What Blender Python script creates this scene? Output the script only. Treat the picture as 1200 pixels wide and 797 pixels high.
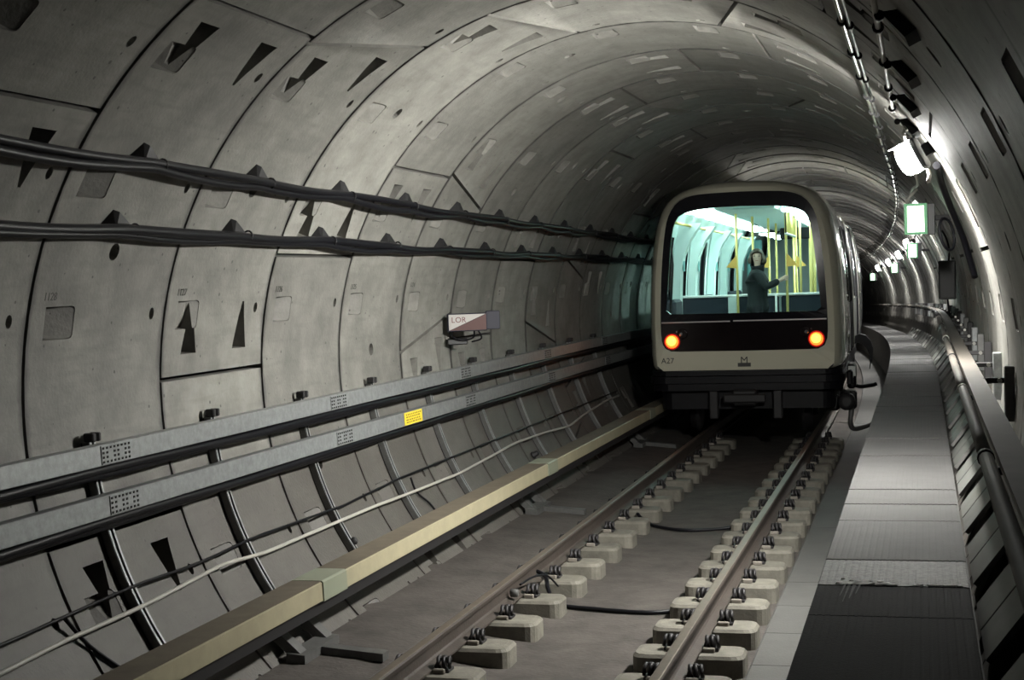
import bpy, math, random
from mathutils import Vector, Matrix
from mathutils.geometry import delaunay_2d_cdt

random.seed(7)
for o in list(bpy.data.objects):
    bpy.data.objects.remove(o, do_unlink=True)
scene = bpy.context.scene
COL = scene.collection
PI = math.pi

# ------------------------------------------------------------------ camera
cam_d = bpy.data.cameras.new('camera')
cam_d.sensor_width = 36.0
cam_d.lens = 1802.65 / 1200 * 36
cam_d.clip_start = 0.05
cam_d.clip_end = 400
cam = bpy.data.objects.new('camera', cam_d)
COL.objects.link(cam)
_r = Vector((0.9658207, 0.25730371, -0.03138761))
_u = Vector((0.02042453, 0.04517067, 0.99877047))
_f = Vector((-0.25840514, 0.96527427, -0.03837146))
M4 = Matrix((( _r.x, _u.x, -_f.x, 2.1743),
             ( _r.y, _u.y, -_f.y, 0.0),
             ( _r.z, _u.z, -_f.z, 2.1418),
             (0, 0, 0, 1)))
cam.matrix_world = M4
scene.camera = cam

# ------------------------------------------------------------------ world, exposure
w = bpy.data.worlds.new('world')
scene.world = w
w.use_nodes = True
w.node_tree.nodes['Background'].inputs[0].default_value = (0.42, 0.40, 0.62, 1)
w.node_tree.nodes['Background'].inputs[1].default_value = 0.012
vs = scene.view_settings
vs.view_transform = 'Standard'
vs.look = 'None'
vs.gamma = 1
vs.use_curve_mapping = False
vs.exposure = 0.0
scene.cycles.diffuse_bounces = 2
LAMP = 6700.0         # emission of the tunnel lamps' lenses
INT = 13.0             # emission of the train's ceiling lights

# ------------------------------------------------------------------ tunnel alignment
CX, CZ, RT = 0.2172, 1.5538, 2.45
Y0, RP = 6.8611, 1.4582          # first ring joint, ring width

def offx(y):
    d = y - 19.0
    return -d * d / 980.0 if d > 0 else 0.0
def offz(y):
    d = y - 19.0
    if d <= 0: return 0.0
    return -0.001 * d * d if d < 10 else -0.1 - 0.02 * (d - 10)
def heading(y):
    d = y - 19.0
    return math.atan(2 * d / 980.0) if d > 0 else 0.0
def bend(x, y, z):
    h = heading(y)
    return (offx(y) + x * math.cos(h), y + x * math.sin(h), z + offz(y))
def wall(theta, y, R=RT):
    t = math.radians(theta)
    return bend(CX - R * math.sin(t), y, CZ + R * math.cos(t))

# ------------------------------------------------------------------ materials
def nmat(name, color, rough=0.6, metal=0.0, var=0.0, scale=6.0, bump=0.0, bscale=60.0, emit=None, estr=0.0,
         spots=0.0, tint=None, streak=0.0, objvar=0.0, spec=0.5, coat=0.0, grime=None, edge=0):
    m = bpy.data.materials.new(name)
    m.use_nodes = True
    nt = m.node_tree
    N, L = nt.nodes, nt.links
    b = N['Principled BSDF']
    b.inputs['Base Color'].default_value = (*color, 1)
    b.inputs['Roughness'].default_value = rough
    b.inputs['Metallic'].default_value = metal
    b.inputs['Specular IOR Level'].default_value = spec
    b.inputs['Coat Weight'].default_value = coat
    b.inputs['Coat Roughness'].default_value = 0.08
    if emit:
        b.inputs['Emission Color'].default_value = (*emit, 1)
        b.inputs['Emission Strength'].default_value = estr
    if var or bump or spots or streak or objvar:
        tc = N.new('ShaderNodeTexCoord')
        oi = N.new('ShaderNodeObjectInfo')
        add = N.new('ShaderNodeVectorMath'); add.operation = 'ADD'
        mul = N.new('ShaderNodeMath'); mul.operation = 'MULTIPLY'; mul.inputs[1].default_value = 37.0 if objvar else 0.0
        L.new(oi.outputs['Random'], mul.inputs[0])
        L.new(tc.outputs['Object'], add.inputs[0]); L.new(mul.outputs[0], add.inputs[1])
        vec = add.outputs[0]
        cur = None
        def mix(fac, colB, curr):
            mx = N.new('ShaderNodeMix'); mx.data_type = 'RGBA'
            L.new(fac, mx.inputs[0])
            if curr is None: mx.inputs[6].default_value = (*color, 1)
            else: L.new(curr, mx.inputs[6])
            mx.inputs[7].default_value = (*colB, 1)
            return mx.outputs[2]
        if var:
            n1 = N.new('ShaderNodeTexNoise'); n1.inputs['Scale'].default_value = scale
            n1.inputs['Detail'].default_value = 8; n1.inputs['Roughness'].default_value = 0.65
            L.new(vec, n1.inputs['Vector'])
            cr = N.new('ShaderNodeValToRGB')
            cr.color_ramp.elements[0].position = 0.32; cr.color_ramp.elements[1].position = 0.72
            cr.color_ramp.elements[0].color = (1, 1, 1, 1); cr.color_ramp.elements[1].color = (0, 0, 0, 1)
            L.new(n1.outputs['Fac'], cr.inputs[0])
            tb = tint if tint else tuple(c * (1 - var) for c in color)
            cur = mix(cr.outputs[0], tb, cur)
        if streak:
            mp = N.new('ShaderNodeMapping'); mp.inputs['Scale'].default_value = (9, 1.2, 9)
            L.new(vec, mp.inputs[0])
            n3 = N.new('ShaderNodeTexNoise'); n3.inputs['Scale'].default_value = 2.2; n3.inputs['Detail'].default_value = 6
            L.new(mp.outputs[0], n3.inputs['Vector'])
            cr = N.new('ShaderNodeValToRGB')
            cr.color_ramp.elements[0].position = 0.5; cr.color_ramp.elements[1].position = 0.85
            cr.color_ramp.elements[1].color = (streak, streak, streak, 1)
            L.new(n3.outputs['Fac'], cr.inputs[0])
            cur = mix(cr.outputs[0], tuple(c * 0.45 for c in color), cur)
        if spots:
            vo = N.new('ShaderNodeTexVoronoi'); vo.inputs['Scale'].default_value = 9
            L.new(vec, vo.inputs['Vector'])
            n2 = N.new('ShaderNodeTexNoise'); n2.inputs['Scale'].default_value = 3.0
            L.new(vec, n2.inputs['Vector'])
            ad = N.new('ShaderNodeMath'); ad.operation = 'MULTIPLY'
            L.new(n2.outputs['Fac'], ad.inputs[0]); ad.inputs[1].default_value = 0.16
            lt = N.new('ShaderNodeMath'); lt.operation = 'LESS_THAN'
            L.new(vo.outputs['Distance'], lt.inputs[0]); L.new(ad.outputs[0], lt.inputs[1])
            sc = N.new('ShaderNodeMath'); sc.operation = 'MULTIPLY'; sc.inputs[1].default_value = spots
            L.new(lt.outputs[0], sc.inputs[0])
            cur = mix(sc.outputs[0], tuple(c * 0.25 for c in color), cur)
        if objvar:
            mr = N.new('ShaderNodeMapRange')
            mr.inputs[3].default_value = 1 - objvar; mr.inputs[4].default_value = 1 + objvar
            L.new(oi.outputs['Random'], mr.inputs[0])
            mm = N.new('ShaderNodeVectorMath'); mm.operation = 'SCALE'
            if cur is None: mm.inputs[0].default_value = color
            else: L.new(cur, mm.inputs[0])
            L.new(mr.outputs[0], mm.inputs['Scale'])
            cur = mm.outputs[0]
        if edge:       # grime along the ring joints, deepened to paint in the lips' shade (local y runs across the ring)
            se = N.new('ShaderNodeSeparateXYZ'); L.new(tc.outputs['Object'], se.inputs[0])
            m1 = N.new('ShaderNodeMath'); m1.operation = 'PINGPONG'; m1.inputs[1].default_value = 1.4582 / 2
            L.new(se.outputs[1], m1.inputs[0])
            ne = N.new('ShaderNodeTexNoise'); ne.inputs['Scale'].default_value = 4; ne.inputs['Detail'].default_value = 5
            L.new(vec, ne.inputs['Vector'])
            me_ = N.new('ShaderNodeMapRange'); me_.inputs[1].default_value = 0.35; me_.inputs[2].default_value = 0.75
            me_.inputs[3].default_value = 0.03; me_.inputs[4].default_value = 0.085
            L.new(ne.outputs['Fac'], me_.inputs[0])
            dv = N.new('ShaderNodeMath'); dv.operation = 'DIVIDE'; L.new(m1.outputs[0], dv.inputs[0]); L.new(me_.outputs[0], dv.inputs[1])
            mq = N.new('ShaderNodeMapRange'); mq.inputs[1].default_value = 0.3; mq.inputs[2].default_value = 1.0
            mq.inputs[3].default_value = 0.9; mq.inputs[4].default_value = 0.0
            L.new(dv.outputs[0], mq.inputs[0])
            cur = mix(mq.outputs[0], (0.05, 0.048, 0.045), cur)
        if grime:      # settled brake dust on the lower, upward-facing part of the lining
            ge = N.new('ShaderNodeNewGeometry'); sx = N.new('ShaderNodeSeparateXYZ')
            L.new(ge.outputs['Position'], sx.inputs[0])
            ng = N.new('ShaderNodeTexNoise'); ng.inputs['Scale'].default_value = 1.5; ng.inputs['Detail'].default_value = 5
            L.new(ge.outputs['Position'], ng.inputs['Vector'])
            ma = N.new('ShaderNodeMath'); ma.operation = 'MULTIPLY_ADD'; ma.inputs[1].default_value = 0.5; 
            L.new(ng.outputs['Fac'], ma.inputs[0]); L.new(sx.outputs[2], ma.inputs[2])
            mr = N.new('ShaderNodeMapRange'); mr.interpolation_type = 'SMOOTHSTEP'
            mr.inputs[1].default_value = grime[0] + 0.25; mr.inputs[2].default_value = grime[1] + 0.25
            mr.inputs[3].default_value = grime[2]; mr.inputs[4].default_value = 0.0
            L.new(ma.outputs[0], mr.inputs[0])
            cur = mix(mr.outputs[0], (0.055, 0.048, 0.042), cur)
        if cur is not None:
            L.new(cur, b.inputs['Base Color'])
        if bump:
            nb = N.new('ShaderNodeTexNoise'); nb.inputs['Scale'].default_value = bscale; nb.inputs['Detail'].default_value = 6
            L.new(vec, nb.inputs['Vector'])
            bp = N.new('ShaderNodeBump'); bp.inputs['Strength'].default_value = bump; bp.inputs['Distance'].default_value = 0.01
            L.new(nb.outputs['Fac'], bp.inputs['Height']); L.new(bp.outputs[0], b.inputs['Normal'])
    return m

M = {}
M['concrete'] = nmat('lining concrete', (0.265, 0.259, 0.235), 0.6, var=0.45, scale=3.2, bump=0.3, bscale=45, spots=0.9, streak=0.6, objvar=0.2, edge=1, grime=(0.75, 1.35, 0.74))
M['joint'] = nmat('joint gasket', (0.03, 0.03, 0.032), 0.8)
M['slab'] = nmat('dusty track slab', (0.092, 0.080, 0.072), 0.85, var=0.55, scale=3.5, bump=0.4, bscale=30)
M['kerb'] = nmat('kerb concrete', (0.095, 0.093, 0.088), 0.75, var=0.25, scale=3, bump=0.2, bscale=60)
M['block'] = nmat('sleeper concrete', (0.20, 0.188, 0.155), 0.75, var=0.4, scale=9, bump=0.3, bscale=70, objvar=0.15)
M['rail_side'] = nmat('rusty rail steel', (0.07, 0.056, 0.047), 0.6, metal=0.1, var=0.4, scale=5, bump=0.2, bscale=50)
M['rail_head'] = nmat('worn rail head', (0.20, 0.165, 0.135), 0.45, metal=0.5, var=0.3, scale=14)
M['clip'] = nmat('dark rail clip steel', (0.03, 0.028, 0.03), 0.5, metal=0.3)
M['insul'] = nmat('pale rail pad', (0.20, 0.18, 0.155), 0.6)
M['galv'] = nmat('galvanised steel', (0.34, 0.355, 0.355), 0.45, metal=0.45, var=0.35, scale=22, bump=0.1, bscale=90, streak=0.3)
M['galv_dark'] = nmat('dull galvanised channel', (0.15, 0.15, 0.145), 0.5, metal=0.4, var=0.3, scale=15)
M['hole'] = nmat('slot shadow black', (0.015, 0.015, 0.015), 0.9)
M['black_cable'] = nmat('black cable sheath', (0.006, 0.006, 0.008), 0.42, spec=0.22)
M['white_cable'] = nmat('pale grey cable', (0.40, 0.385, 0.35), 0.5)
M['bracket'] = nmat('black bracket', (0.008, 0.008, 0.009), 0.6)
M['cream'] = nmat('cream conductor cover', (0.40, 0.36, 0.24), 0.5, var=0.2, scale=5)
M['cover_top'] = nmat('dusty cover lid', (0.15, 0.125, 0.09), 0.8, var=0.3, scale=6)
M['sleeve'] = nmat('grey green joint sleeve', (0.25, 0.27, 0.20), 0.5)
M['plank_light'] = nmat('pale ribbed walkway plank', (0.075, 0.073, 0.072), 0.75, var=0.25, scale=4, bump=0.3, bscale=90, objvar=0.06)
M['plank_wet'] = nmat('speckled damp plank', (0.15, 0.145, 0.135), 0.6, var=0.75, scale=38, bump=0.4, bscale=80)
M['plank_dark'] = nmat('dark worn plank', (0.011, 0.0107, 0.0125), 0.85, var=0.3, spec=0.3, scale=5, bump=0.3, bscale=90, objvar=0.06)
M['lime'] = nmat('white lime deposit', (0.75, 0.75, 0.72), 0.7, var=0.35, scale=25, bump=0.4, bscale=60)
M['drip'] = nmat('thin lime film', (0.07, 0.07, 0.07), 0.8, var=0.7, scale=30)
M['board'] = nmat('grey infill board', (0.16, 0.16, 0.15), 0.6, var=0.2, scale=5)
M['handrail'] = nmat('brown painted handrail', (0.12, 0.105, 0.09), 0.65, metal=0.0, var=0.25, scale=6)
M['steel'] = nmat('bright conduit steel', (0.55, 0.54, 0.50), 0.3, metal=0.8, var=0.2, scale=12)
M['dark_box'] = nmat('dark grey enclosure', (0.012, 0.013, 0.013), 0.45)
M['lamp'] = nmat('lamp diffuser', (0.9, 0.9, 0.9), 0.4, emit=(1.0, 0.985, 0.93), estr=LAMP)
M['lamp_skirt'] = nmat('lamp skirt', (0.9, 0.9, 0.9), 0.4, emit=(1.0, 1.0, 0.95), estr=125.0)
M['lamp_dim'] = nmat('weak lamp diffuser', (0.9, 0.9, 0.9), 0.4, emit=(0.97, 1.0, 0.93), estr=LAMP * 0.12)
M['lamp_far'] = nmat('distant lamp diffuser', (0.9, 0.9, 0.9), 0.4, emit=(1.0, 0.99, 0.95), estr=LAMP * 0.6)
M['sign_green'] = nmat('green sign rim', (0.02, 0.22, 0.06), 0.4, emit=(0.0, 0.5, 0.12), estr=0.22)
M['sign_face'] = nmat('lit sign face', (0.9, 1.0, 0.9), 0.4, emit=(0.72, 1.0, 0.72), estr=5.0)
M['paint_num'] = nmat('stencil paint', (0.06, 0.06, 0.055), 0.7)
M['sign_white'] = nmat('white sign paint', (0.42, 0.40, 0.38), 0.6)
M['sign_red'] = nmat('dull red sign paint', (0.075, 0.028, 0.024), 0.6)
M['sign_text'] = nmat('dark sign lettering', (0.12, 0.03, 0.03), 0.5)
M['sign_navy'] = nmat('navy plate', (0.008, 0.008, 0.02), 0.6)
M['yellow'] = nmat('yellow sticker', (0.80, 0.62, 0.05), 0.5)
M['yellow_ink'] = nmat('sticker print', (0.25, 0.18, 0.02), 0.6)
# train
M['body'] = nmat('cream train paint', (0.68, 0.66, 0.52), 0.22, coat=1.0)
M['glossblack'] = nmat('gloss black surround', (0.006, 0.006, 0.009), 0.12, spec=0.4)
M['lowpanel'] = nmat('dark maroon light panel', (0.007, 0.004, 0.0045), 0.12)
M['under'] = nmat('black underframe', (0.0045, 0.0045, 0.006), 0.5, spec=0.25)
M['under_grey'] = nmat('grimy bogie steel', (0.022, 0.021, 0.022), 0.55, metal=0.2)
M['clad'] = nmat('brushed dark side panel', (0.10, 0.105, 0.10), 0.32, metal=0.6, var=0.3, scale=3)
M['strip'] = nmat('silver trim strip', (0.5, 0.47, 0.47), 0.4, metal=0.4)
M['tail'] = nmat('lit tail lamp', (0.9, 0.2, 0.05), 0.3, emit=(1.0, 0.30, 0.03), estr=7.0)
M['tail_rim_halo'] = nmat('red tail rim with halo', (0.25, 0.01, 0.01), 0.25, emit=(1.0, 0.02, 0.015), estr=0.3)  # rim made to glow, painting the red halo round the tail lamp
M['tail_outer'] = nmat('lit tail lens edge', (0.8, 0.1, 0.02), 0.3, emit=(1.0, 0.10, 0.012), estr=4.0)
M['lens'] = nmat('unlit headlamp lens', (0.6, 0.6, 0.6), 0.1, metal=0.9)
M['inwall'] = nmat('pale teal interior panel', (0.66, 0.80, 0.78), 0.45)
M['inteal'] = nmat('teal interior recess', (0.16, 0.40, 0.40), 0.45)
M['infloor'] = nmat('dark cabin floor', (0.06, 0.07, 0.08), 0.6)
M['indark'] = nmat('dark blue seat moquette', (0.018, 0.026, 0.04), 0.8)
M['inwhite'] = nmat('white cabin rail', (0.82, 0.85, 0.82), 0.4)
M['pole'] = nmat('yellow grab pole', (0.80, 0.66, 0.22), 0.35)
M['strap'] = nmat('amber pole fitting', (0.85, 0.52, 0.12), 0.4)
M['inlight'] = nmat('cabin ceiling light', (0.9, 0.95, 0.95), 0.4, emit=(0.78, 1.0, 0.95), estr=INT)
M['skin'] = nmat('skin', (0.75, 0.54, 0.43), 0.55)
M['hair'] = nmat('brown hair', (0.10, 0.075, 0.05), 0.6, var=0.4, scale=40)
M['coat'] = nmat('dark grey wool coat', (0.022, 0.028, 0.030), 0.9, var=0.3, scale=30)
M['scarf'] = nmat('dark collar', (0.015, 0.018, 0.02), 0.9)
M['trousers'] = nmat('dark trousers', (0.015, 0.016, 0.02), 0.9)
M['eye'] = nmat('eye', (0.03, 0.02, 0.02), 0.3)
M['lip'] = nmat('lip', (0.40, 0.14, 0.12), 0.5)

def glass(name, tint, refl):
    m = bpy.data.materials.new(name); m.use_nodes = True
    nt = m.node_tree; N, L = nt.nodes, nt.links
    N.remove(N['Principled BSDF'])
    out = N['Material Output']
    t = N.new('ShaderNodeBsdfTransparent'); t.inputs[0].default_value = (*tint, 1)
    g = N.new('ShaderNodeBsdfGlossy'); g.inputs['Roughness'].default_value = 0.03
    fr = N.new('ShaderNodeFresnel'); fr.inputs[0].default_value = refl
    mx = N.new('ShaderNodeMixShader')
    L.new(fr.outputs[0], mx.inputs[0]); L.new(t.outputs[0], mx.inputs[1]); L.new(g.outputs[0], mx.inputs[2])
    L.new(mx.outputs[0], out.inputs[0])
    return m
M['glass'] = glass('windscreen glass', (0.90, 0.96, 0.95), 1.45)
M['glass_side'] = glass('tinted side glass', (0.78, 0.88, 0.88), 1.5)

# ------------------------------------------------------------------ helpers
def link(name, me, mat, parent=None, loc=None):
    o = bpy.data.objects.new(name, me)
    COL.objects.link(o)
    if mat is not None and not me.materials: me.materials.append(mat)
    if parent is not None: o.parent = parent
    if loc is not None: o.location = loc
    return o
class MB:
    def __init__(s): s.v = []; s.f = []; s.sm = []
    def add(s, vs, fs, smooth=False):
        n = len(s.v); s.v += [tuple(v) for v in vs]
        for f in fs: s.f.append(tuple(i + n for i in f)); s.sm.append(smooth)
        return s
    def box(s, x0, x1, y0, y1, z0, z1):
        return s.add([(x0,y0,z0),(x1,y0,z0),(x1,y1,z0),(x0,y1,z0),(x0,y0,z1),(x1,y0,z1),(x1,y1,z1),(x0,y1,z1)],
              [(0,3,2,1),(4,5,6,7),(0,1,5,4),(1,2,6,5),(2,3,7,6),(3,0,4,7)])
    def bbox(s, x0, x1, y0, y1, z0, z1, b):       # box with chamfered edges
        vs = []; idx = {}
        for i, x in enumerate((x0, x1)):
            for j, y in enumerate((y0, y1)):
                for k, z in enumerate((z0, z1)):
                    sx, sy, sz = (1 - 2*i), (1 - 2*j), (1 - 2*k)
                    for a in range(3):
                        p = [x + sx*b, y + sy*b, z + sz*b]; p[a] = (x, y, z)[a]
                        idx[(i,j,k,a)] = len(vs); vs.append(tuple(p))
        fs = []
        for a in range(3):
            o1, o2 = [c for c in range(3) if c != a]
            for e in (0, 1):
                q = []
                for (p1, p2) in ((0,0),(1,0),(1,1),(0,1)):
                    t = [0,0,0]; t[a] = e; t[o1] = p1; t[o2] = p2
                    q.append(idx[(*t, a)])
                fs.append(tuple(q))
        for a in range(3):
            o1, o2 = [c for c in range(3) if c != a]
            for p1 in (0,1):
                for p2 in (0,1):
                    q = []
                    for e, ax in ((0,o1),(1,o1),(1,o2),(0,o2)):
                        t = [0,0,0]; t[a] = e; t[o1] = p1; t[o2] = p2
                        q.append(idx[(*t, ax)])
                    fs.append(tuple(q))
        for i in (0,1):
            for j in (0,1):
                for k in (0,1): fs.append((idx[(i,j,k,0)], idx[(i,j,k,1)], idx[(i,j,k,2)]))
        return s.add(vs, fs)
    def tube(s, pts, r, n=8, caps=True, ref=Vector((0,0,1))):
        pts = [Vector(p) for p in pts]
        rr = r if isinstance(r, (list, tuple)) else [r] * len(pts)
        vs = []; fs = []
        for i, p in enumerate(pts):
            t = (pts[min(i+1, len(pts)-1)] - pts[max(i-1, 0)]).normalized()
            a = t.cross(ref)
            if a.length < 1e-3: a = t.cross(Vector((1,0,0.1)))
            a.normalize(); b = t.cross(a)
            for k in range(n):
                an = 2*PI*k/n
                vs.append(p + a*(rr[i]*math.cos(an)) + b*(rr[i]*math.sin(an)))
        for i in range(len(pts)-1):
            for k in range(n):
                fs.append((i*n+k, i*n+(k+1)%n, (i+1)*n+(k+1)%n, (i+1)*n+k))
        s.add(vs, fs, True)
        if caps:
            m = len(vs); base = len(s.v) - m
            s.f.append(tuple(base + k for k in range(n))[::-1]); s.sm.append(False)
            s.f.append(tuple(base + m - n + k for k in range(n))); s.sm.append(False)
        return s
    def sweep(s, prof, ys, fn, closed=True, caps=True, smooth=False):   # profile (x,z) swept along y through fn(x,y,z)
        n = len(prof); vs = []; fs = []
        for y in ys:
            for (x, z) in prof: vs.append(fn(x, y, z))
        m = n if closed else n - 1
        for i in range(len(ys)-1):
            for k in range(m): fs.append((i*n+k, i*n+(k+1)%n, (i+1)*n+(k+1)%n, (i+1)*n+k))
        if caps and closed:
            fs.append(tuple(range(n))); fs.append(tuple(range((len(ys)-1)*n, len(ys)*n))[::-1])
        return s.add(vs, fs, smooth)
    def lathe(s, prof, c, axis='y', n=16, smooth=True):   # prof: (r, a) along axis
        vs = []; fs = []; c = Vector(c)
        for (r, a) in prof:
            for k in range(n):
                t = 2*PI*k/n; p, q = r*math.cos(t), r*math.sin(t)
                vs.append(c + Vector({'y': (p, a, q), 'x': (a, p, q), 'z': (p, q, a)}[axis]))
        for i in range(len(prof)-1):
            for k in range(n): fs.append((i*n+k, i*n+(k+1)%n, (i+1)*n+(k+1)%n, (i+1)*n+k))
        s.add(vs, fs, smooth)
        b = len(s.v) - len(vs)
        s.f.append(tuple(b+k for k in range(n))[::-1]); s.sm.append(False)
        s.f.append(tuple(b+len(vs)-n+k for k in range(n))); s.sm.append(False)
        return s
    def mesh(s, name):
        me = bpy.data.meshes.new(name)
        me.from_pydata(s.v, [], s.f)
        me.polygons.foreach_set('use_smooth', s.sm)
        me.update()
        return me
    def build(s, name, mat, parent=None, base=None):
        me = s.mesh(name)
        import bmesh
        bm = bmesh.new(); bm.from_mesh(me); bmesh.ops.recalc_face_normals(bm, faces=bm.faces); bm.to_mesh(me); bm.free()
        o = link(name, me, M[mat] if isinstance(mat, str) else mat, parent)
        if base is not None: o.location = (-base[0], -base[1], -base[2])
        return o
def tag(o, label=None, cat=None, group=None, kind=None):
    if label: o['label'] = label
    if cat: o['category'] = cat
    if group: o['group'] = group
    if kind: o['kind'] = kind
    return o
def thing(name, label, cat, loc=(0,0,0), rotz=0, group=None):
    o = bpy.data.objects.new(name, None); COL.objects.link(o)
    o.empty_display_size = 0.1
    o.location = loc; o.rotation_euler = (0, 0, rotz)
    return tag(o, label, cat, group)
def copy_tree(o, parent=None):
    c = o.copy(); COL.objects.link(c)
    if parent: c.parent = parent
    for ch in list(o.children): copy_tree(ch, c)
    return c
def frange(a, b, st):
    n = max(1, int(round((b - a) / st)))
    return [a + (b - a) * i / n for i in range(n + 1)]
ORD = ['first','second','third','fourth','fifth','sixth','seventh','eighth','ninth','tenth','eleventh','twelfth','thirteenth',
       'fourteenth','fifteenth','sixteenth','seventeenth','eighteenth','nineteenth','twentieth','twenty-first','twenty-second',
       'twenty-third','twenty-fourth','twenty-fifth','twenty-sixth']
def text_mesh(body, size, mat, name, ext=0.001):
    cu = bpy.data.curves.new(name, 'FONT'); cu.body = body; cu.size = size; cu.extrude = ext
    cu.align_x = 'CENTER'; cu.align_y = 'CENTER'; cu.resolution_u = 3
    t = bpy.data.objects.new('tmp_text', cu); COL.objects.link(t)
    dg = bpy.context.evaluated_depsgraph_get()
    me = bpy.data.meshes.new_from_object(t.evaluated_get(dg))
    bpy.data.objects.remove(t, do_unlink=True)
    me.materials.clear(); me.materials.append(M[mat]); me.name = name
    return me

# ================================================================== TUNNEL LINING
def seg_mesh(name, lo0, lo1, hi0, hi1, tri_lo, tri_hi, midhole=True):
    """a precast segment; edges in degrees at the near (0) and far (1) ring joint; relative to the key centre."""
    D2M = math.radians(1) * RT
    gap = 0.014
    W0, W1 = gap, RP - gap
    def edge(v, a, b): return (a + (b - a) * v / RP) * D2M
    outline = [(edge(W0, lo0, lo1) + gap, W0), (edge(W0, hi0, hi1) - gap, W0),
               (edge(W1, hi0, hi1) - gap, W1), (edge(W1, lo0, lo1) + gap, W1)]
    pts = [Vector(p) for p in outline]; edges = [(0,1),(1,2),(2,3),(3,0)]
    # curvature lines
    umin = min(p[0] for p in outline); umax = max(p[0] for p in outline)
    def inside_u(u, v):
        return edge(v, lo0, lo1) + gap + 1e-4 < u < edge(v, hi0, hi1) - gap - 1e-4
    nl = int((umax - umin) / (4.0 * D2M)) + 1
    for i in range(1, nl):
        u = umin + (umax - umin) * i / nl
        vsn = [v for v in [W0 + (W1 - W0) * k / 40 for k in range(41)] if inside_u(u, v)]
        if len(vsn) < 2: continue
        a, b = vsn[0], vsn[-1]
        j = len(pts); pts += [Vector((u, a)), Vector((u, b))]; edges.append((j, j+1))
    pockets = []     # (polygon, depth function)
    lomin = (lo0 + lo1) / 2; himax = (hi0 + hi1) / 2
    # square bolt pockets every 18 degrees, small hole near the far edge
    k = math.floor(lomin / 18) - 1
    while 9 + 18 * k < himax:
        c = 9 + 18 * k
        vm = 0.2 * RP
        lo_v = lo0 + (lo1 - lo0) * 0.2; hi_v = hi0 + (hi1 - hi0) * 0.2
        if c - 3 > lo_v and c + 3 < hi_v:
            va, vb = 0.11 * RP, 0.305 * RP
            h = 2.05 * D2M; uc = c * D2M; rr = 0.035
            poly = [(uc - h, va), (uc + h, va), (uc + h * 1.02, vb - rr), (uc + h * 0.95, vb - rr * 0.3), (uc + h * 0.78, vb),
                    (uc - h * 0.78, vb), (uc - h * 0.95, vb - rr * 0.3), (uc - h * 1.02, vb - rr)]
            pockets.append((poly, (lambda u, v, va=va, vb=vb: 0.003 + 0.13 * max(0, min(1, (vb - v) / (vb - va))))))
        lo_v = lo0 + (lo1 - lo0) * 0.89; hi_v = hi0 + (hi1 - hi0) * 0.89
        if c - 2 > lo_v and c + 2 < hi_v:
            uc, vc = (c - 0.5) * D2M, 0.89 * RP
            poly = [(uc + 0.036 * math.cos(t), vc + 0.028 * math.sin(t)) for t in [2*PI*i/10 for i in range(10)]]
            pockets.append((poly, lambda u, v: 0.09))
        k += 1
    # triangular pockets along a longitudinal joint
    for side, on in ((1, tri_lo), (-1, tri_hi)):
        if not on: continue
        for vc in (0.245, 0.745):
            e = (lo0 + (lo1 - lo0) * vc) if side == 1 else (hi0 + (hi1 - hi0) * vc)
            ub = (e + side * 3.3) * D2M; ua = (e + side * 10.6) * D2M
            vcm = vc * RP
            # keep clear of square pocket: the apex only touches it
            poly = [(ub, vcm - 0.105), (ub, vcm + 0.105), (ua, vcm + 0.018), (ua, vcm - 0.006)]
            pockets.append((poly, (lambda u, v, ua=ua, ub=ub: 0.02 + 0.15 * max(0, min(1, (u - ua) / (ub - ua))))))
    if midhole:
        uc, vc = (lomin + himax) / 2 * D2M, 0.5 * RP
        poly = [(uc + 0.05 * math.cos(t), vc + 0.05 * math.sin(t)) for t in [2*PI*i/14 for i in range(14)]]
        pockets.append((poly, lambda u, v: 0.12))
    for poly, _ in pockets:
        j = len(pts); n = len(poly)
        pts += [Vector(p) for p in poly]
        edges += [(j + i, j + (i + 1) % n) for i in range(n)]
    V, E_, F, *_ = delaunay_2d_cdt(pts, edges, [], 0, 1e-5)
    def pip(p, poly):
        c = False; n = len(poly)
        for i in range(n):
            x1, y1 = poly[i]; x2, y2 = poly[(i+1) % n]
            if (y1 > p[1]) != (y2 > p[1]) and p[0] < (x2 - x1) * (p[1] - y1) / (y2 - y1) + x1: c = not c
        return c
    def pos(u, v, d=0.0):
        t = u / RT; R = RT + d
        return (-R * math.sin(t), v, R * math.cos(t))
    mb = MB()
    surf = [pos(p[0], p[1]) for p in V]
    sf = []; inside = {}
    for fi, f in enumerate(F):
        c = ((V[f[0]][0] + V[f[1]][0] + V[f[2]][0]) / 3, (V[f[0]][1] + V[f[1]][1] + V[f[2]][1]) / 3)
        hits = [q for q, (poly, _) in enumerate(pockets) if pip(c, poly)]
        if hits: inside[fi] = hits
        else: sf.append(tuple(f))
    mb.add(surf, sf, True)
    def depth(fi, u, v): return max(pockets[q][1](u, v) for q in inside[fi])
    emap = {}
    for fi, f in enumerate(F):
        for a, b in ((f[0], f[1]), (f[1], f[2]), (f[2], f[0])):
            emap.setdefault((min(a,b), max(a,b)), []).append(fi)
    for fi in inside:
        f = F[fi]
        mb.add([pos(V[i][0], V[i][1], depth(fi, V[i][0], V[i][1])) for i in f], [(0,1,2)])
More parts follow.
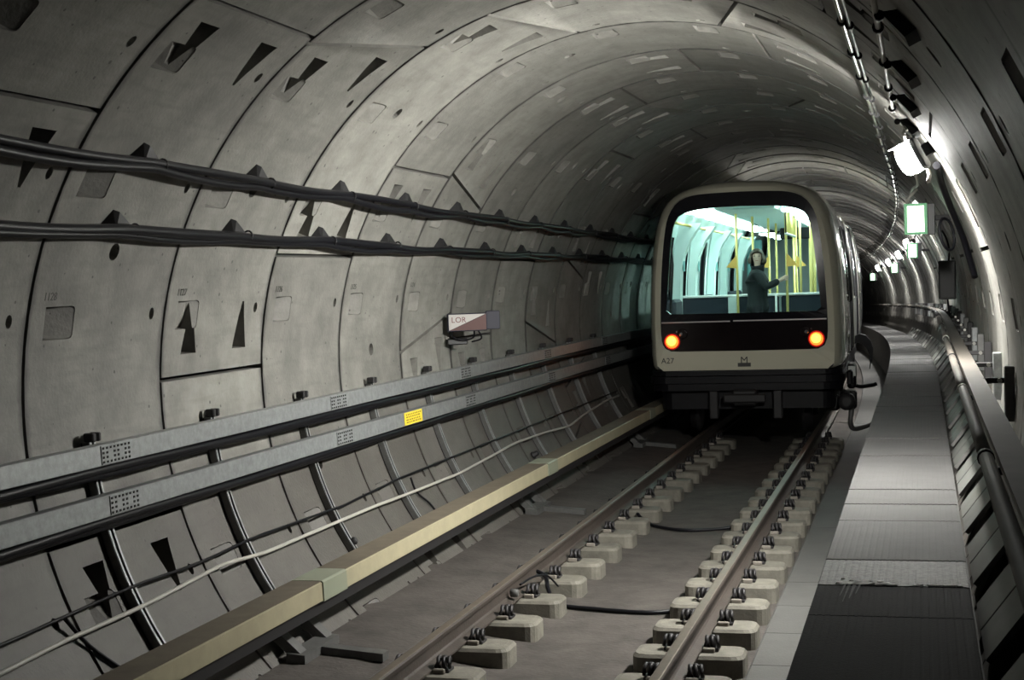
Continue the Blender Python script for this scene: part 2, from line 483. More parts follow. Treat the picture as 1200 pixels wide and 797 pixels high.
    for (a, b), fl in emap.items():
        ua, va = V[a]; ub, vb = V[b]
        ds = []
        for fi in fl:
            ds.append((depth(fi, ua, va), depth(fi, ub, vb)) if fi in inside else (0.0, 0.0))
        if len(ds) == 2 and (abs(ds[0][0] - ds[1][0]) > 1e-4 or abs(ds[0][1] - ds[1][1]) > 1e-4):
            mb.add([pos(ua, va, ds[0][0]), pos(ub, vb, ds[0][1]), pos(ub, vb, ds[1][1]), pos(ua, va, ds[1][0])], [(0,1,2,3)])
        elif len(ds) == 1:      # outer edge of the segment: side face into the joint
            mb.add([pos(ua, va, 0), pos(ub, vb, 0), pos(ub, vb, 0.12), pos(ua, va, 0.12)], [(0,1,2,3)])
    me = mb.mesh(name)
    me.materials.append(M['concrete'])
    return me
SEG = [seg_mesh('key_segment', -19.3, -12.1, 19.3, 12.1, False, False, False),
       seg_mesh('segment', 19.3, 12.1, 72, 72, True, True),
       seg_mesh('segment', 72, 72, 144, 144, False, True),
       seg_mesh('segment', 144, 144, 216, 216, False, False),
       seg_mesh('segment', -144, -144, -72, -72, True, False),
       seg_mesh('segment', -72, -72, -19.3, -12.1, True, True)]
# the back of the lining: one dark shell behind the joints
NR0, NR1, NRF = -6, 40, 64
ys = frange(Y0 + NR0 * RP - 0.05, Y0 + NRF * RP, 1.5)
prof = [(CX - (RT + 0.22) * math.sin(2*PI*i/48), CZ + (RT + 0.22) * math.cos(2*PI*i/48)) for i in range(48)]
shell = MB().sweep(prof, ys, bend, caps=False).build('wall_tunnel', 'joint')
tag(shell, 'curved precast concrete tunnel lining of numbered rings', None, None, 'structure')
KAP = {-1: 196.6, 0: 178.6, 1: 16.6, 2: -1.4, 3: 196.6, 4: 70.9, 5: 161.0, 6: -1.4, 7: 106.6, 8: 88.6}
rnd = random.Random(3)
far = []
for n in range(NR0, NRF):
    kap = KAP.get(n, -1.4 + 18 * rnd.choice([-8, -6, -4, -3, -1, 1, 2, 4, 5, 7, 9]))
    y = Y0 + n * RP
    ym = y + RP / 2
    h = heading(ym)
    cx0, cy0, cz0 = bend(CX, y, CZ)
    dr = 1 + rnd.uniform(0.0, 0.002)
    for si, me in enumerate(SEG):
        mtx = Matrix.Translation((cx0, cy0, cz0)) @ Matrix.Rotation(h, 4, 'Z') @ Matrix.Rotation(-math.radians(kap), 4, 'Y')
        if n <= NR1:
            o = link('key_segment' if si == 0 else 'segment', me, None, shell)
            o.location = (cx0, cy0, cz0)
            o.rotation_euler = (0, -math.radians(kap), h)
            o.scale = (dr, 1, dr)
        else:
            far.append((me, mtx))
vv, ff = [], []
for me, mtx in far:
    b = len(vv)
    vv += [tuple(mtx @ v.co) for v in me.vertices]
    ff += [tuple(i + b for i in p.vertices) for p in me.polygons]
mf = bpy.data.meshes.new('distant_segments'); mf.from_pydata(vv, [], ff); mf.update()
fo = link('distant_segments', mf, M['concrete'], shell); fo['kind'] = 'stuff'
# stencilled ring numbers
for n in range(0, 5):
    me = text_mesh(str(1128 - n), 0.062, 'paint_num', 'stencilled_number', 0.0006)
    o = link('stencilled_number', me, None, shell)
    p = wall(76.3, Y0 + (n + 0.125) * RP, RT - 0.0015)
    t = math.radians(76.3)
    ax = Vector((0, 1, 0)); nrm = Vector((math.sin(t), 0, -math.cos(t))); up = nrm.cross(ax)
    o.matrix_world = Matrix(((ax.x, up.x, nrm.x, p[0]), (ax.y, up.y, nrm.y, p[1]), (ax.z, up.z, nrm.z, p[2]), (0,0,0,1)))

# ================================================================== TRACK SLAB AND WALKWAY
YA, YB = -1.8, 92.0
ys = frange(YA, YB, 1.0)
prof = [(-1.95, -0.09), (-1.5, -0.11), (-1.2, -0.135), (-1.02, -0.165), (-0.75, -0.26), (-0.4, -0.305), (0.2, -0.30),
        (0.8, -0.31), (1.9, -0.31), (1.9, -0.75), (-1.5, -0.75)]
fl = MB().sweep(prof, ys, bend).build('floor', 'slab')
tag(fl, 'brown dusty concrete track slab between the tunnel walls', None, None, 'structure')
# kerb panels right of the rail blocks
yk = 0.8
while yk < 60:
    L_ = 0.863 if yk < 12 else 2.6
    y1 = yk + L_
    MB().sweep([(1.10, -0.32), (1.10, -0.275), (1.115, -0.265), (1.72, -0.265), (1.72, -0.32)], frange(yk + 0.004, y1 - 0.004, 1.0), bend).build('kerb_panel', 'kerb', fl)
    yk = y1
# walkway: hollow concrete support plus planks
WZ = 0.72
wk = MB().sweep([(1.70, -0.30), (1.70, WZ - 0.045), (2.36, WZ - 0.045), (2.36, 0.2), (2.0, -0.3)], ys, bend).build('floor_walkway', 'kerb')
tag(wk, 'raised evacuation walkway of cross planks along the right wall', None, None, 'structure')
yp = 7.06 - 0.62 * 12
pn = 0
while yp < 78:
    ye = yp + 0.62
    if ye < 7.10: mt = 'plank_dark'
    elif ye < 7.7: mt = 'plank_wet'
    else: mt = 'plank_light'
    dz = random.uniform(-0.004, 0.004)
    mb = MB()
    pr = [(1.685, WZ - 0.045), (1.685, WZ + dz - 0.004), (1.69, WZ + dz)]
    nr = 20
    for i in range(nr):      # ribs along the plank
        xa = 1.69 + (2.345 - 1.69) * i / nr; xb = 1.69 + (2.345 - 1.69) * (i + 1) / nr
        pr += [(xa + 0.004, WZ + dz), (xa + 0.022, WZ + dz), (xa + 0.025, WZ + dz - 0.001), (xb - 0.001, WZ + dz - 0.001)]
    pr += [(2.35, WZ + dz - 0.004), (2.35, WZ - 0.045)]
    ylist = [yp + 0.005, ye - 0.005] if yp < 19 else [yp + 0.005, yp + 0.31, ye - 0.005]
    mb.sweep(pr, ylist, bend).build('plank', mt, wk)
    yp = ye; pn += 1
# lime deposit and drips at the edge of the damp plank
rl = random.Random(11)
mb = MB()
for i in range(70):
    x = 1.865 + rl.gauss(0, 0.045); y = 7.09 + abs(rl.gauss(0, 0.035)) - 0.02
    r = rl.uniform(0.006, 0.022)
    mb.lathe([(r * 1.3, 0.0), (r, 0.0055), (r * 0.4, 0.007)], (x, y, WZ), 'z', 7)
for i in range(16): mb.lathe([(0.016, 0), (0.008, 0.004)], (2.22 + rl.gauss(0, 0.05), 7.075 + rl.uniform(0, 0.015), WZ), 'z', 6)
mb.build('lime_deposit', 'lime', wk)
mb = MB()
for (x, y1, w_) in ((1.810, 6.80, 0.005), (1.828, 6.68, 0.006), (1.852, 6.75, 0.008), (1.875, 6.85, 0.005)):      # thin drips down the next plank
    mb.add([(x - w_, 7.05, WZ + 0.0045), (x + w_, 7.05, WZ + 0.0045), (x + w_ * 0.3 - 0.012, y1, WZ + 0.0045), (x - w_ * 0.3 - 0.012, y1, WZ + 0.0045)], [(0, 1, 2, 3)])
mb.build('lime_drips', 'drip', wk)
# infill boards between walkway and wall
for n in range(-3, 26):
    for a, b in ((0.40, 0.735), (0.755, 1.09)):
        ya, yb = Y0 + (n + a) * RP, Y0 + (n + b) * RP
        pr = [(2.375, WZ - 0.06), (2.395, WZ - 0.075), (2.575, WZ + 0.165), (2.557, WZ + 0.18)]
        MB().sweep(pr, [ya, (ya + yb) / 2, yb], bend).build('board', 'board', wk)

# ================================================================== RAILS AND BLOCKS
def rail_profile(x0):
    p = [(-0.07,-0.158),(0.07,-0.158),(0.07,-0.147),(0.018,-0.13),(0.009,-0.118),(0.009,-0.05),(0.034,-0.036),(0.036,-0.012),(0.030,-0.003)]
    q = [(-a, b) for a, b in p[2:]][::-1]
    return [(x0 + a, b) for a, b in p], [(x0 + a, b) for a, b in q]
ysr = frange(YA, 60, 1.0)
for sx, lab in ((-1, 'rusty brown running rail nearer the cream conductor cover'), (1, 'running rail with worn shiny head beside the walkway')):
    a, b = rail_profile(sx * 0.7525)
    root = thing('running_rail', lab, 'rail', (sx * 0.7525, 0, -0.158))
    bs = (sx * 0.7525, 0, -0.158)
    MB().sweep(a + b, ysr, bend).build('rail_web', 'rail_side', root, bs)
    x0 = sx * 0.7525
    MB().sweep([(x0-0.030,-0.004),(x0-0.022,0.0),(x0+0.022,0.0),(x0+0.030,-0.004)], ysr, bend).build('rail_head', 'rail_head', root, bs)
# bi-block rail supports with spring clips, one mesh of each shared by all
def block_mesh():
    mb = MB()
    outs = []
    for (hx, hy, z) in ((0.345, 0.150, -0.36), (0.345, 0.150, -0.196), (0.33, 0.135, -0.176), (0.30, 0.105, -0.170)):
        r = 0.07
        loop = []
        for cx_, cy_, a0 in ((hx-r, hy-r, 0), (-hx+r, hy-r, 90), (-hx+r, -hy+r, 180), (hx-r, -hy+r, 270)):
            for k in range(4):
                t = math.radians(a0 + 30 * k); loop.append((cx_ + r*math.cos(t), cy_ + r*math.sin(t), z))
        outs.append(loop)
    n = 16; vs = [p for l in outs for p in l]; fs = []
    for i in range(3):
        for k in range(n): fs.append((i*n+k, i*n+(k+1)%n, (i+1)*n+(k+1)%n, (i+1)*n+k))
    fs.append(tuple(3*n+k for k in range(n)))
    mb.add(vs, fs); return mb.mesh('block')
def clip_mesh(s):
    mb = MB()
    # coiled spring clip beside the rail foot
    pts = []
    for i in range(34):
        t = i / 33 * 2.6 * 2 * PI
        pts.append((s * (0.085 + 0.085 * i / 33), 0.036 * math.cos(t), -0.122 + 0.036 * math.sin(t)))
    mb.tube(pts, 0.012, 6)
    mb.tube([(s * 0.09, -0.055, -0.135), (s * 0.10, 0.0, -0.09), (s * 0.15, 0.05, -0.14)], 0.012, 6)
    mb.lathe([(0.020, -0.15), (0.020, -0.085), (0.012, -0.075)], (s * 0.13, 0.0, 0.0), 'z', 6)
    mb.bbox(min(s*0.085, s*0.17), max(s*0.085, s*0.17), -0.055, 0.055, -0.172, -0.148, 0.006)
    return mb.mesh('spring_clip')
def pad_mesh(s):
    return MB().bbox(min(s*0.075, s*0.15), max(s*0.075, s*0.15), -0.085, -0.057, -0.172, -0.14, 0.006).mesh('pad')
BM, CL, PD = block_mesh(), {s: clip_mesh(s) for s in (-1, 1)}, {s: pad_mesh(s) for s in (-1, 1)}
YBK = 9.248 + 0.14
for sx, nm in ((-1, 'left rail'), (1, 'right rail')):
    i0 = -1
    for k in range(-3, 24):
        y = YBK + 0.72 * k
        if y > 22.0: continue
        p = bend(sx * 0.74, y, 0)
        vis = k - i0
        if vis >= 0: lab = 'rounded concrete block under the %s, %s from the picture\'s bottom edge' % (nm, ORD[min(vis, 25)])
        else: lab = 'rounded concrete block under the %s, %s below the picture\'s bottom edge' % (nm, ORD[-2 - k])
        root = thing('sleeper_block', lab, 'sleeper block', (p[0], p[1], p[2]), heading(y), 'concrete blocks under the rails')
        root.location.z = p[2]
        link('block', BM, M['block'], root)
        for s in (-1, 1):
            link('spring_clip', CL[s], M['clip'], root).location = (sx*0.0125, 0, 0)
            link('rail_pad', PD[s], M['insul'], root).location = (sx*0.0125, 0, 0)
# bond cables lying on the slab between the rails
def cable(name, pts, r, mat, label, cat, n=8, base=None, group=None):
    o = MB().tube(pts, r, n).build(name, mat)
    return tag(o, label, cat, group)
def smooth_path(P, m=6):
    P = [Vector(p) for p in P]; out = []
    for i in range(len(P) - 1):
        p0, p1, p2, p3 = P[max(i-1,0)], P[i], P[i+1], P[min(i+2, len(P)-1)]
        for k in range(m):
            t = k / m
            out.append(0.5*((2*p1) + (p2-p0)*t + (2*p0-5*p1+4*p2-p3)*t*t + (3*p1-p0-3*p2+p3)*t**3))
    out.append(P[-1]); return out
cable('bond_cable', smooth_path([(-0.74, 11.42, -0.10), (-0.66, 11.36, -0.13), (-0.6, 11.2, -0.2), (-0.5, 11.08, -0.28), (-0.18, 10.96, -0.282), (0.2, 10.89, -0.282), (0.42, 11.0, -0.28), (0.6, 11.05, -0.22)]), 0.017, 'black_cable',
      'black bond cable lying between the rails, nearer the camera', 'cable')
cable('bond_cable', smooth_path([(-0.6, 14.95, -0.2), (-0.45, 14.8, -0.28), (-0.08, 14.5, -0.282), (0.3, 14.62, -0.282), (0.6, 14.7, -0.22)]), 0.017, 'black_cable',
      'black bond cable lying between the rails, closer to the train', 'cable')
jb = MB().lathe([(0.018, -0.03), (0.03, -0.028), (0.03, 0.02), (0.02, 0.03)], (-0.69, 10.55, -0.09), 'x', 12).build('rail_bond_plug', 'galv_dark')
tag(jb, 'small steel bond plug on the web of the left rail', 'plug')
cable('rail_wire', smooth_path([(-0.70, 10.75, -0.07), (-0.66, 11.0, -0.06), (-0.62, 11.25, -0.1), (-0.56, 11.35, -0.2)]), 0.008, 'black_cable', 'thin looped wire against the inner side of the left rail', 'wire')

# ================================================================== CONDUCTOR RAIL (left)
root = thing('conductor_rail', 'cream covered conductor rail with dusty brown lid, beside the left wall', 'conductor rail', (-1.385, 0, 0))
bs = (-1.385, 0, 0)
SL = [2.75, 8.62, 14.3, 19.98]
cuts = [YA] + SL + [34.0]
for i in range(len(cuts) - 1):
    yy = frange(cuts[i] + (0.0 if i == 0 else 0.10), cuts[i+1] - 0.10, 1.0)
    MB().sweep([(-1.478, 0.288), (-1.478, 0.395), (-1.466, 0.398), (-1.304, 0.398), (-1.292, 0.392), (-1.288, 0.288), (-1.300, 0.288), (-1.304, 0.384), (-1.466, 0.384), (-1.466, 0.288)], yy, bend).build('cover', 'cream', root, bs)
    MB().sweep([(-1.486, 0.35), (-1.486, 0.402), (-1.300, 0.402), (-1.300, 0.3985), (-1.479, 0.3985), (-1.479, 0.35)], yy, bend).build('lid', 'cover_top', root, bs)
for y in SL:
    MB().sweep([(-1.486, 0.283), (-1.486, 0.405), (-1.296, 0.405), (-1.284, 0.395), (-1.280, 0.283)], frange(y - 0.19, y + 0.19, 0.2), bend).build('joint_sleeve', 'sleeve', root, bs)
MB().sweep([(-1.43, 0.20), (-1.43, 0.36), (-1.33, 0.36), (-1.33, 0.20)], frange(YA, 34, 1.0), bend).build('power_rail', 'under_grey', root, bs)
for y in (2.9, 8.98, 14.75, 20.5):
    r_ = MB()
    for dy in (0.0, -0.42):
        xa, za, xb, zb = -1.77, 0.12, -1.50, -0.12
        dx, dz = xb - xa, zb - za; l = math.hypot(dx, dz); nx, nz = -dz / l, dx / l
        if nz < 0: nx, nz = -nx, -nz
        r_.sweep([(xa, za), (xb, zb), (xb + nx*0.06, zb + nz*0.06), (xa + nx*0.06, za + nz*0.06)], [y + dy - 0.05, y + dy + 0.05], bend)
    r_.sweep([(-1.56, -0.115), (-1.44, -0.12), (-1.44, -0.06), (-1.56, -0.05)], [y - 0.5, y + 0.06], bend)
    r_.sweep([(-1.53, -0.115), (-1.04, -0.15), (-1.04, -0.10), (-1.53, -0.06)], [y - 0.24, y - 0.14], bend)
    r_.build('floor_bracket', 'galv_dark', root, bs)
    MB().sweep([(-1.76, 0.08), (-1.70, 0.08), (-1.46, 0.25), (-1.44, 0.31), (-1.47, 0.31), (-1.52, 0.27), (-1.76, 0.14)], [y - 0.05, y + 0.05], bend).build('support_arm', 'bracket', root, bs)
for n in range(-1, 9):
    p = wall(124.5, Y0 + (n + 0.32) * RP, RT)
    if abs(n - 1) < 9: pass
# insulator studs on the wall above the cover
for i, y in enumerate((10.35, 15.8)):
    p = wall(121.5, y, RT - 0.005); t = math.radians(121.5)
    o = MB().lathe([(0.04, 0.0), (0.04, 0.02), (0.028, 0.025), (0.03, 0.06), (0.02, 0.075)], (0, 0, 0), 'z', 12).build('wall_stud', 'under_grey')
    o.location = p; o.rotation_euler = (0, PI/2 - (t - PI/2) , 0)
    tag(o, ('dark round stud on the wall just above the first grey cover joint', 'dark round stud on the wall above the far part of the conductor cover')[i], 'stud')

# ================================================================== BEAMS AND STRUTS (left wall)
SP = [4.05, 7.37, 10.62, 13.9, 17.2, 20.5]
def beam(x0, x1, z0, z1, label, lean):
    root = thing('steel_beam', label, 'steel beam', (x0, 0, z0)); bs = (x0, 0, z0)
    cs = [YA] + SP + [40]
    for i in range(len(cs) - 1):
        yy = frange(cs[i] + 0.002, cs[i+1] - 0.002, 1.0)
        pr = [(x0, z0), (x0 + 0.004, z1), (x1 + 0.0, z1), (x1 + 0.006, z1 - 0.004), (x1 + 0.012, z0 + 0.004), (x1 + 0.008, z0)]
        MB().sweep(pr, yy, bend).build('beam_length', 'galv', root, bs)
    for y in SP:
        pl = MB().sweep([(x1 + 0.006, z1 - 0.008), (x1 + 0.012, z1 - 0.008), (x1 + 0.017, z0 + 0.008), (x1 + 0.011, z0 + 0.008)], [y - 0.15, y + 0.15], bend).build('splice_plate', 'galv', root, bs)
        mb = MB()
        for iy in range(8):
            for iz in (0, 1, 2, 3):
                if iz in (1, 2) and iy not in (0, 1, 3, 4, 6, 7): continue
                yc = y - 0.135 + 0.27 * iy / 7; zc = z0 + 0.02 + (z1 - z0 - 0.04) * iz / 3
                xx = x1 + 0.0135 + 0.004 * (1 - (zc - z0) / (z1 - z0))
                mb.box(xx, xx + 0.003, yc - 0.008, yc + 0.008, zc - 0.006, zc + 0.006)  # raised black tabs paint the dark inside the plate's bolt holes
        mb2 = MB()
        mb2.v = [bend(*v) for v in mb.v]; mb2.f = mb.f; mb2.sm = mb.sm
        ho = mb2.build('hole_row', 'hole', pl)
        # little joining straps under each splice
    return root, bs
bu, bub = beam(-2.08, -2.022, 1.235, 1.348, 'upper galvanised steel beam bolted along the left wall', 0)
bl, blb = beam(-2.04, -1.982, 0.970, 1.086, 'lower galvanised steel beam below its twin on the left wall', 0)
# yellow sticker on the lower beam
st = MB().sweep([(-1.974, 1.079), (-1.971, 1.079), (-1.966, 0.977), (-1.969, 0.977)], [11.98, 12.44], bend).build('warning_sticker', 'yellow', bl, blb)
mb = MB()
for rz in (1.060, 1.040, 1.017, 0.997):
    y = 12.02
    while y < 12.38:
        w_ = random.uniform(0.02, 0.06)
        xx = -1.971 + (1.079 - rz) * 0.05
        mb.box(xx, xx + 0.001, y, min(y + w_, 12.41), rz - 0.006, rz + 0.006)
        y += w_ + 0.018
mb.build('sticker_print', 'yellow_ink', st)
for (bx, bz, lab) in ((-2.045, 1.235, 'upper'), (-2.005, 0.970, 'lower')):
    for (dx, dz, w2) in ((0.0, -0.030, 'outer'), (-0.035, -0.052, 'inner')):
        pts = [bend(bx + dx, y, bz + dz + 0.006 * math.sin(1.9 * y + dx * 90)) for y in frange(YA, 40, 0.35)]
        cable('tray_cable', pts, 0.026, 'black_cable', '%s thick black cable slung under the %s steel beam' % (w2, lab), 'cable', 8, None, 'black cables under the beams')
# wall channels
WS = ['nearest the camera, at the left picture edge', 'second', 'third', 'fourth', 'fifth', 'sixth', 'seventh', 'eighth', 'ninth', 'tenth', 'eleventh']
for n in range(0, 10):
    y = Y0 + (n + 0.375) * RP
    lab = 'vertical steel wall channel carrying the two beams, %s from the left picture edge' % ORD[n]
    root = thing('wall_channel', lab, 'channel', wall(123, y), 0, 'wall channels behind the two beams')
    bs = tuple(root.location)
    def arc(r0, r1, dy0, dy1, ta, tb, nm, mt):
        vs, fs = [], []
        ts = [ta + (tb - ta) * i / 10 for i in range(11)]
        for t in ts:
            for (r, d) in ((r0, dy0), (r0, dy1), (r1, dy1), (r1, dy0)): vs.append(wall(t, y + d, r))
        for i in range(10):
            for k in range(4): fs.append((i*4+k, i*4+(k+1)%4, (i+1)*4+(k+1)%4, (i+1)*4+k))
        fs += [(0,1,2,3), (40,41,42,43)]
        return MB().add(vs, fs).build(nm, mt, root, bs)
    arc(RT, RT - 0.012, -0.032, 0.032, 95, 123.5, 'channel_back', 'under_grey')
    arc(RT - 0.008, RT - 0.05, -0.034, -0.024, 95, 123.5, 'flange', 'galv_dark')
    arc(RT - 0.008, RT - 0.05, 0.024, 0.034, 95, 123.5, 'flange', 'galv_dark')
    arc(RT - 0.05, RT - 0.055, -0.030, -0.012, 95, 123.5, 'lip', 'galv')
    arc(RT - 0.05, RT - 0.055, 0.012, 0.030, 95, 123.5, 'lip', 'galv')
    for th_, mm in ((94.3, 'clamp'),):
        p = wall(94.0, y + 0.0, RT - 0.06)
        MB().bbox(p[0] - 0.03, p[0] + 0.03, p[1] - 0.05, p[1] - 0.012, p[2] - 0.04, p[2] + 0.008, 0.006).build('beam_clamp', 'under_grey', root, bs)
        MB().bbox(p[0] - 0.03, p[0] + 0.03, p[1] + 0.012, p[1] + 0.04, p[2] - 0.04, p[2] + 0.008, 0.006).build('beam_clamp', 'under_grey', root, bs)
    for bx, bz in ((-2.075, 1.29), (-2.035, 1.025)):
        MB().box(bx - 0.10, bx + 0.0, y - 0.02, y + 0.02, bz - 0.04, bz + 0.04).build('packer', 'under_grey', root, bs) if n < 9 else None

# ================================================================== CABLES ON THE LEFT WALL
def interp(T, y):
    if y <= T[0][0]: return T[0][1]
    for (a, b), (c, d) in zip(T, T[1:]):
        if y <= c: return b + (d - b) * (y - a) / (c - a)
    return T[-1][1]
TU = [(0, 57.0), (6, 57.3), (7.5, 57.5), (9, 58.1), (11.4, 58.9), (13.3, 59.4), (15.8, 60.0), (23, 61.0), (60, 61.0)]
TL = [(0, 66.7), (8.4, 66.9), (10, 67.1), (12.7, 67.8), (15.6, 68.3), (24, 68.6), (60, 68.6)]
def phase(y): return ((y - Y0) / RP - 0.4) % 1.0
def strand(T, dth, dR, sag, ph, r, name, label):
    pts = []
    for y in frange(YA, 42, 0.09):
        q = phase(y)
        s = math.sin(PI * q)
        th_ = interp(T, y) + dth + sag * s + 0.22 * math.sin(2.1 * y + ph)
        pts.append(wall(th_, y, RT - 0.085 + dR + 0.012 * math.sin(1.3 * y + ph)))
    o = MB().tube(pts, r, 8).build(name, 'black_cable')
    return tag(o, label, 'cable', 'black cables along the left wall')
strand(TU, -0.25, 0.0, 0.15, 0.0, 0.024, 'black_cable', 'upper strand of the higher black cable pair on left wall')
strand(TU, 0.55, -0.01, 0.55, 1.7, 0.024, 'black_cable', 'lower, sagging strand of the higher black cable pair on left wall')
strand(TL, 0.0, 0.0, 0.25, 0.6, 0.030, 'black_cable', 'thick lower black cable along left wall')
strand(TL, 0.75, -0.008, 0.35, 2.6, 0.020, 'black_cable', 'thin black cable tucked under the thick lower wall cable')
def wedge(th_, y):
    mb = MB()
    a = [(th_ - 2.1, 0.0), (th_ + 0.3, -0.09), (th_ + 0.3, 0.09), (th_ + 1.3, 0.08), (th_ + 1.3, -0.02)]
    vs = []
    vs.append(wall(th_ - 1.9, y - 0.01, RT)); vs.append(wall(th_ - 1.9, y + 0.01, RT - 0.03))
    vs.append(wall(th_ + 0.2, y - 0.09, RT)); vs.append(wall(th_ + 0.2, y + 0.16, RT))
    vs.append(wall(th_ + 0.2, y - 0.07, RT - 0.09)); vs.append(wall(th_ + 0.2, y + 0.15, RT - 0.09))
    mb.add(vs, [(0,2,4), (0,4,1), (1,4,5), (0,1,3), (1,5,3), (2,3,5,4), (0,3,2)])
    return mb
def strap(th_, y):
    mb = MB(); c = Vector(wall(th_, y + 0.13, RT - 0.085)); pts = []
    t = math.radians(th_)
    e1 = Vector((-math.sin(t), 0, math.cos(t))); e2 = Vector((math.cos(t), 0, math.sin(t)))
    for k in range(13):
        a = 2*PI*k/12
        pts.append(c + e1*(0.030*math.cos(a)) + e2*(0.034*math.sin(a)))
    mb.tube(pts, 0.006, 5, caps=False, ref=Vector((0,1,0)))
    return mb
for T, nm in ((TU, 'higher'), (TL, 'lower')):
    for n in range(-2, 13):
        y = Y0 + (n + 0.4) * RP
        th_ = interp(T, y)
        vis = n + 0
        lab = ('black wedge cable bracket on the %s cable run, %s from the left picture edge' % (nm, ORD[n])) if n >= 0 else None
        if n < 0: continue
        root = thing('cable_bracket', lab, 'bracket', wall(th_, y), 0, 'black cable brackets on the left wall'); bs = tuple(root.location)
        wedge(th_, y).build('wedge', 'bracket', root, bs)
        strap(th_, y).build('cable_tie', 'bracket', root, bs)
WT = [(-2, 117.8), (6.0, 117.9), (6.6, 117.4), (7.4, 117.3), (8.5, 116.3), (8.87, 117.2), (11, 117.4), (11.8, 117.8), (13.2, 118.2), (14.58, 117.4), (15.2, 116.9), (16.5, 117.5), (17.6, 118.6), (18.6, 117.2), (20, 116.0), (40, 116.0)]
cable('pale_cable', smooth_path([wall(interp(WT, y), y, RT - 0.066) for y in frange(YA, 21, 0.3)], 2), 0.0125, 'white_cable',
      'pale grey cable strung across the wall channels above the conductor rail', 'cable')
BT = [(-2, 115.2), (6.2, 115.0), (7.4, 114.4), (8.2, 114.9), (8.9, 114.4), (10.5, 115.1), (11.8, 114.3), (40, 114.6)]
cable('thin_cable', smooth_path([wall(interp(BT, y), y, RT - 0.062) for y in frange(YA, 21, 0.3)], 2), 0.009, 'black_cable',
      'thin black cable just above the pale cable on lower left wall', 'cable')
cable('drop_cable', smooth_path([wall(115.0, 12.05, RT - 0.05), wall(118, 12.1, RT - 0.02), wall(121, 12.25, RT - 0.015), wall(124, 12.3, RT - 0.012)], 4), 0.009, 'black_cable',
      'short thin cable dropping from the thin cable toward the conductor cover, mid wall', 'cable')
cable('drop_cable', smooth_path([wall(115.0, 6.72, RT - 0.05), wall(119, 6.85, RT - 0.02), wall(123, 7.0, RT - 0.015), wall(124, 7.02, RT - 0.016)], 4), 0.012, 'black_cable',
      'short cable dropping to the bottom picture edge at the lower left', 'cable')

# ================================================================== LEFT WALL SIGN
sp = Vector((-1.97, 13.95, 1.765))
root = thing('box_sign', 'small box sign, white over dull red diagonal, on left wall above the beams', 'sign', tuple(sp), math.radians(28))
MB().bbox(-0.21, 0.17, 0.0, 0.05, -0.085, 0.085, 0.006).build('sign_box', 'sign_navy', root)
MB().bbox(0.165, 0.30, 0.02, 0.06, -0.075, 0.10, 0.006).build('side_plate', 'sign_navy', root)
MB().add([(-0.20, -0.003, -0.075), (-0.20, -0.003, 0.075), (0.155, -0.003, 0.075), (-0.20, 0.001, -0.075), (-0.20, 0.001, 0.075), (0.155, 0.001, 0.075)],
         [(0,1,2), (3,5,4), (0,3,4,1), (1,4,5,2), (2,5,3,0)]).build('white_half', 'sign_white', root)
MB().add([(-0.195, -0.003, -0.075), (0.16, -0.003, 0.073), (0.16, -0.003, -0.075), (-0.195, 0.001, -0.075), (0.16, 0.001, 0.073), (0.16, 0.001, -0.075)],
         [(0,1,2), (3,5,4), (0,3,4,1), (1,4,5,2), (2,5,3,0)]).build('red_half', 'sign_red', root)
o = link('sign_lettering', text_mesh('LOR', 0.075, 'sign_text', 'sign_lettering'), None, root)
o.location = (-0.105, -0.0045, 0.022); o.rotation_euler = (PI/2, 0, 0)
MB().tube(smooth_path([(-0.16, 0.03, -0.085), (-0.15, 0.06, -0.14), (-0.05, 0.08, -0.17), (0.04, 0.05, -0.15), (0.05, 0.03, -0.085)], 5), 0.009, 6).build('sign_cable', 'black_cable', root)
MB().tube(smooth_path([(0.09, 0.03, -0.085), (0.12, 0.05, -0.16), (0.03, 0.08, -0.19)], 5), 0.008, 6).build('sign_cable', 'black_cable', root)
MB().bbox(-0.05, 0.05, 0.05, 0.32, -0.03, 0.03, 0.006).build('wall_arm', 'bracket', root)
MB().bbox(-0.20, 0.0, 0.10, 0.16, -0.215, -0.155, 0.01).build('junction_box', 'dark_box', root)

# ================================================================== RIGHT WALL: HANDRAIL
HX, HZ = 2.362, 1.52
root = thing('handrail', 'brown tubular handrail with collars along the walkway', 'handrail', (HX, 0, HZ)); bs = (HX, 0, HZ)
cy = 5.2 - 2.92
ch = []
while cy < 62: ch.append(cy); cy += 2.92
cuts = [YA] + ch + [66]
for i in range(len(cuts) - 1):
    MB().tube([bend(HX, y, HZ) for y in frange(cuts[i] + 0.003, cuts[i+1] - 0.003, 0.7)], 0.024, 12).build('rail_tube', 'handrail', root, bs)
for i, y in enumerate(ch):
    MB().tube([bend(HX, y + d, HZ) for d in (-0.03, 0.03)], 0.0285, 12).build('collar', 'bracket' if i % 2 else 'steel', root, bs)
    if y > 4: MB().bbox(*[bend(HX, y, HZ)[0] + d for d in (-0.012, 0.10)], y - 0.02, y + 0.02, HZ - 0.055 + offz(y), HZ - 0.03 + offz(y), 0.004).build('rail_arm', 'bracket', root, bs)
MB().sweep([(2.405, 1.488), (2.405, 1.512), (2.50, 1.512), (2.50, 1.488)], frange(YA, 66, 0.8), bend).build('flat_bar', 'handrail', root, bs)
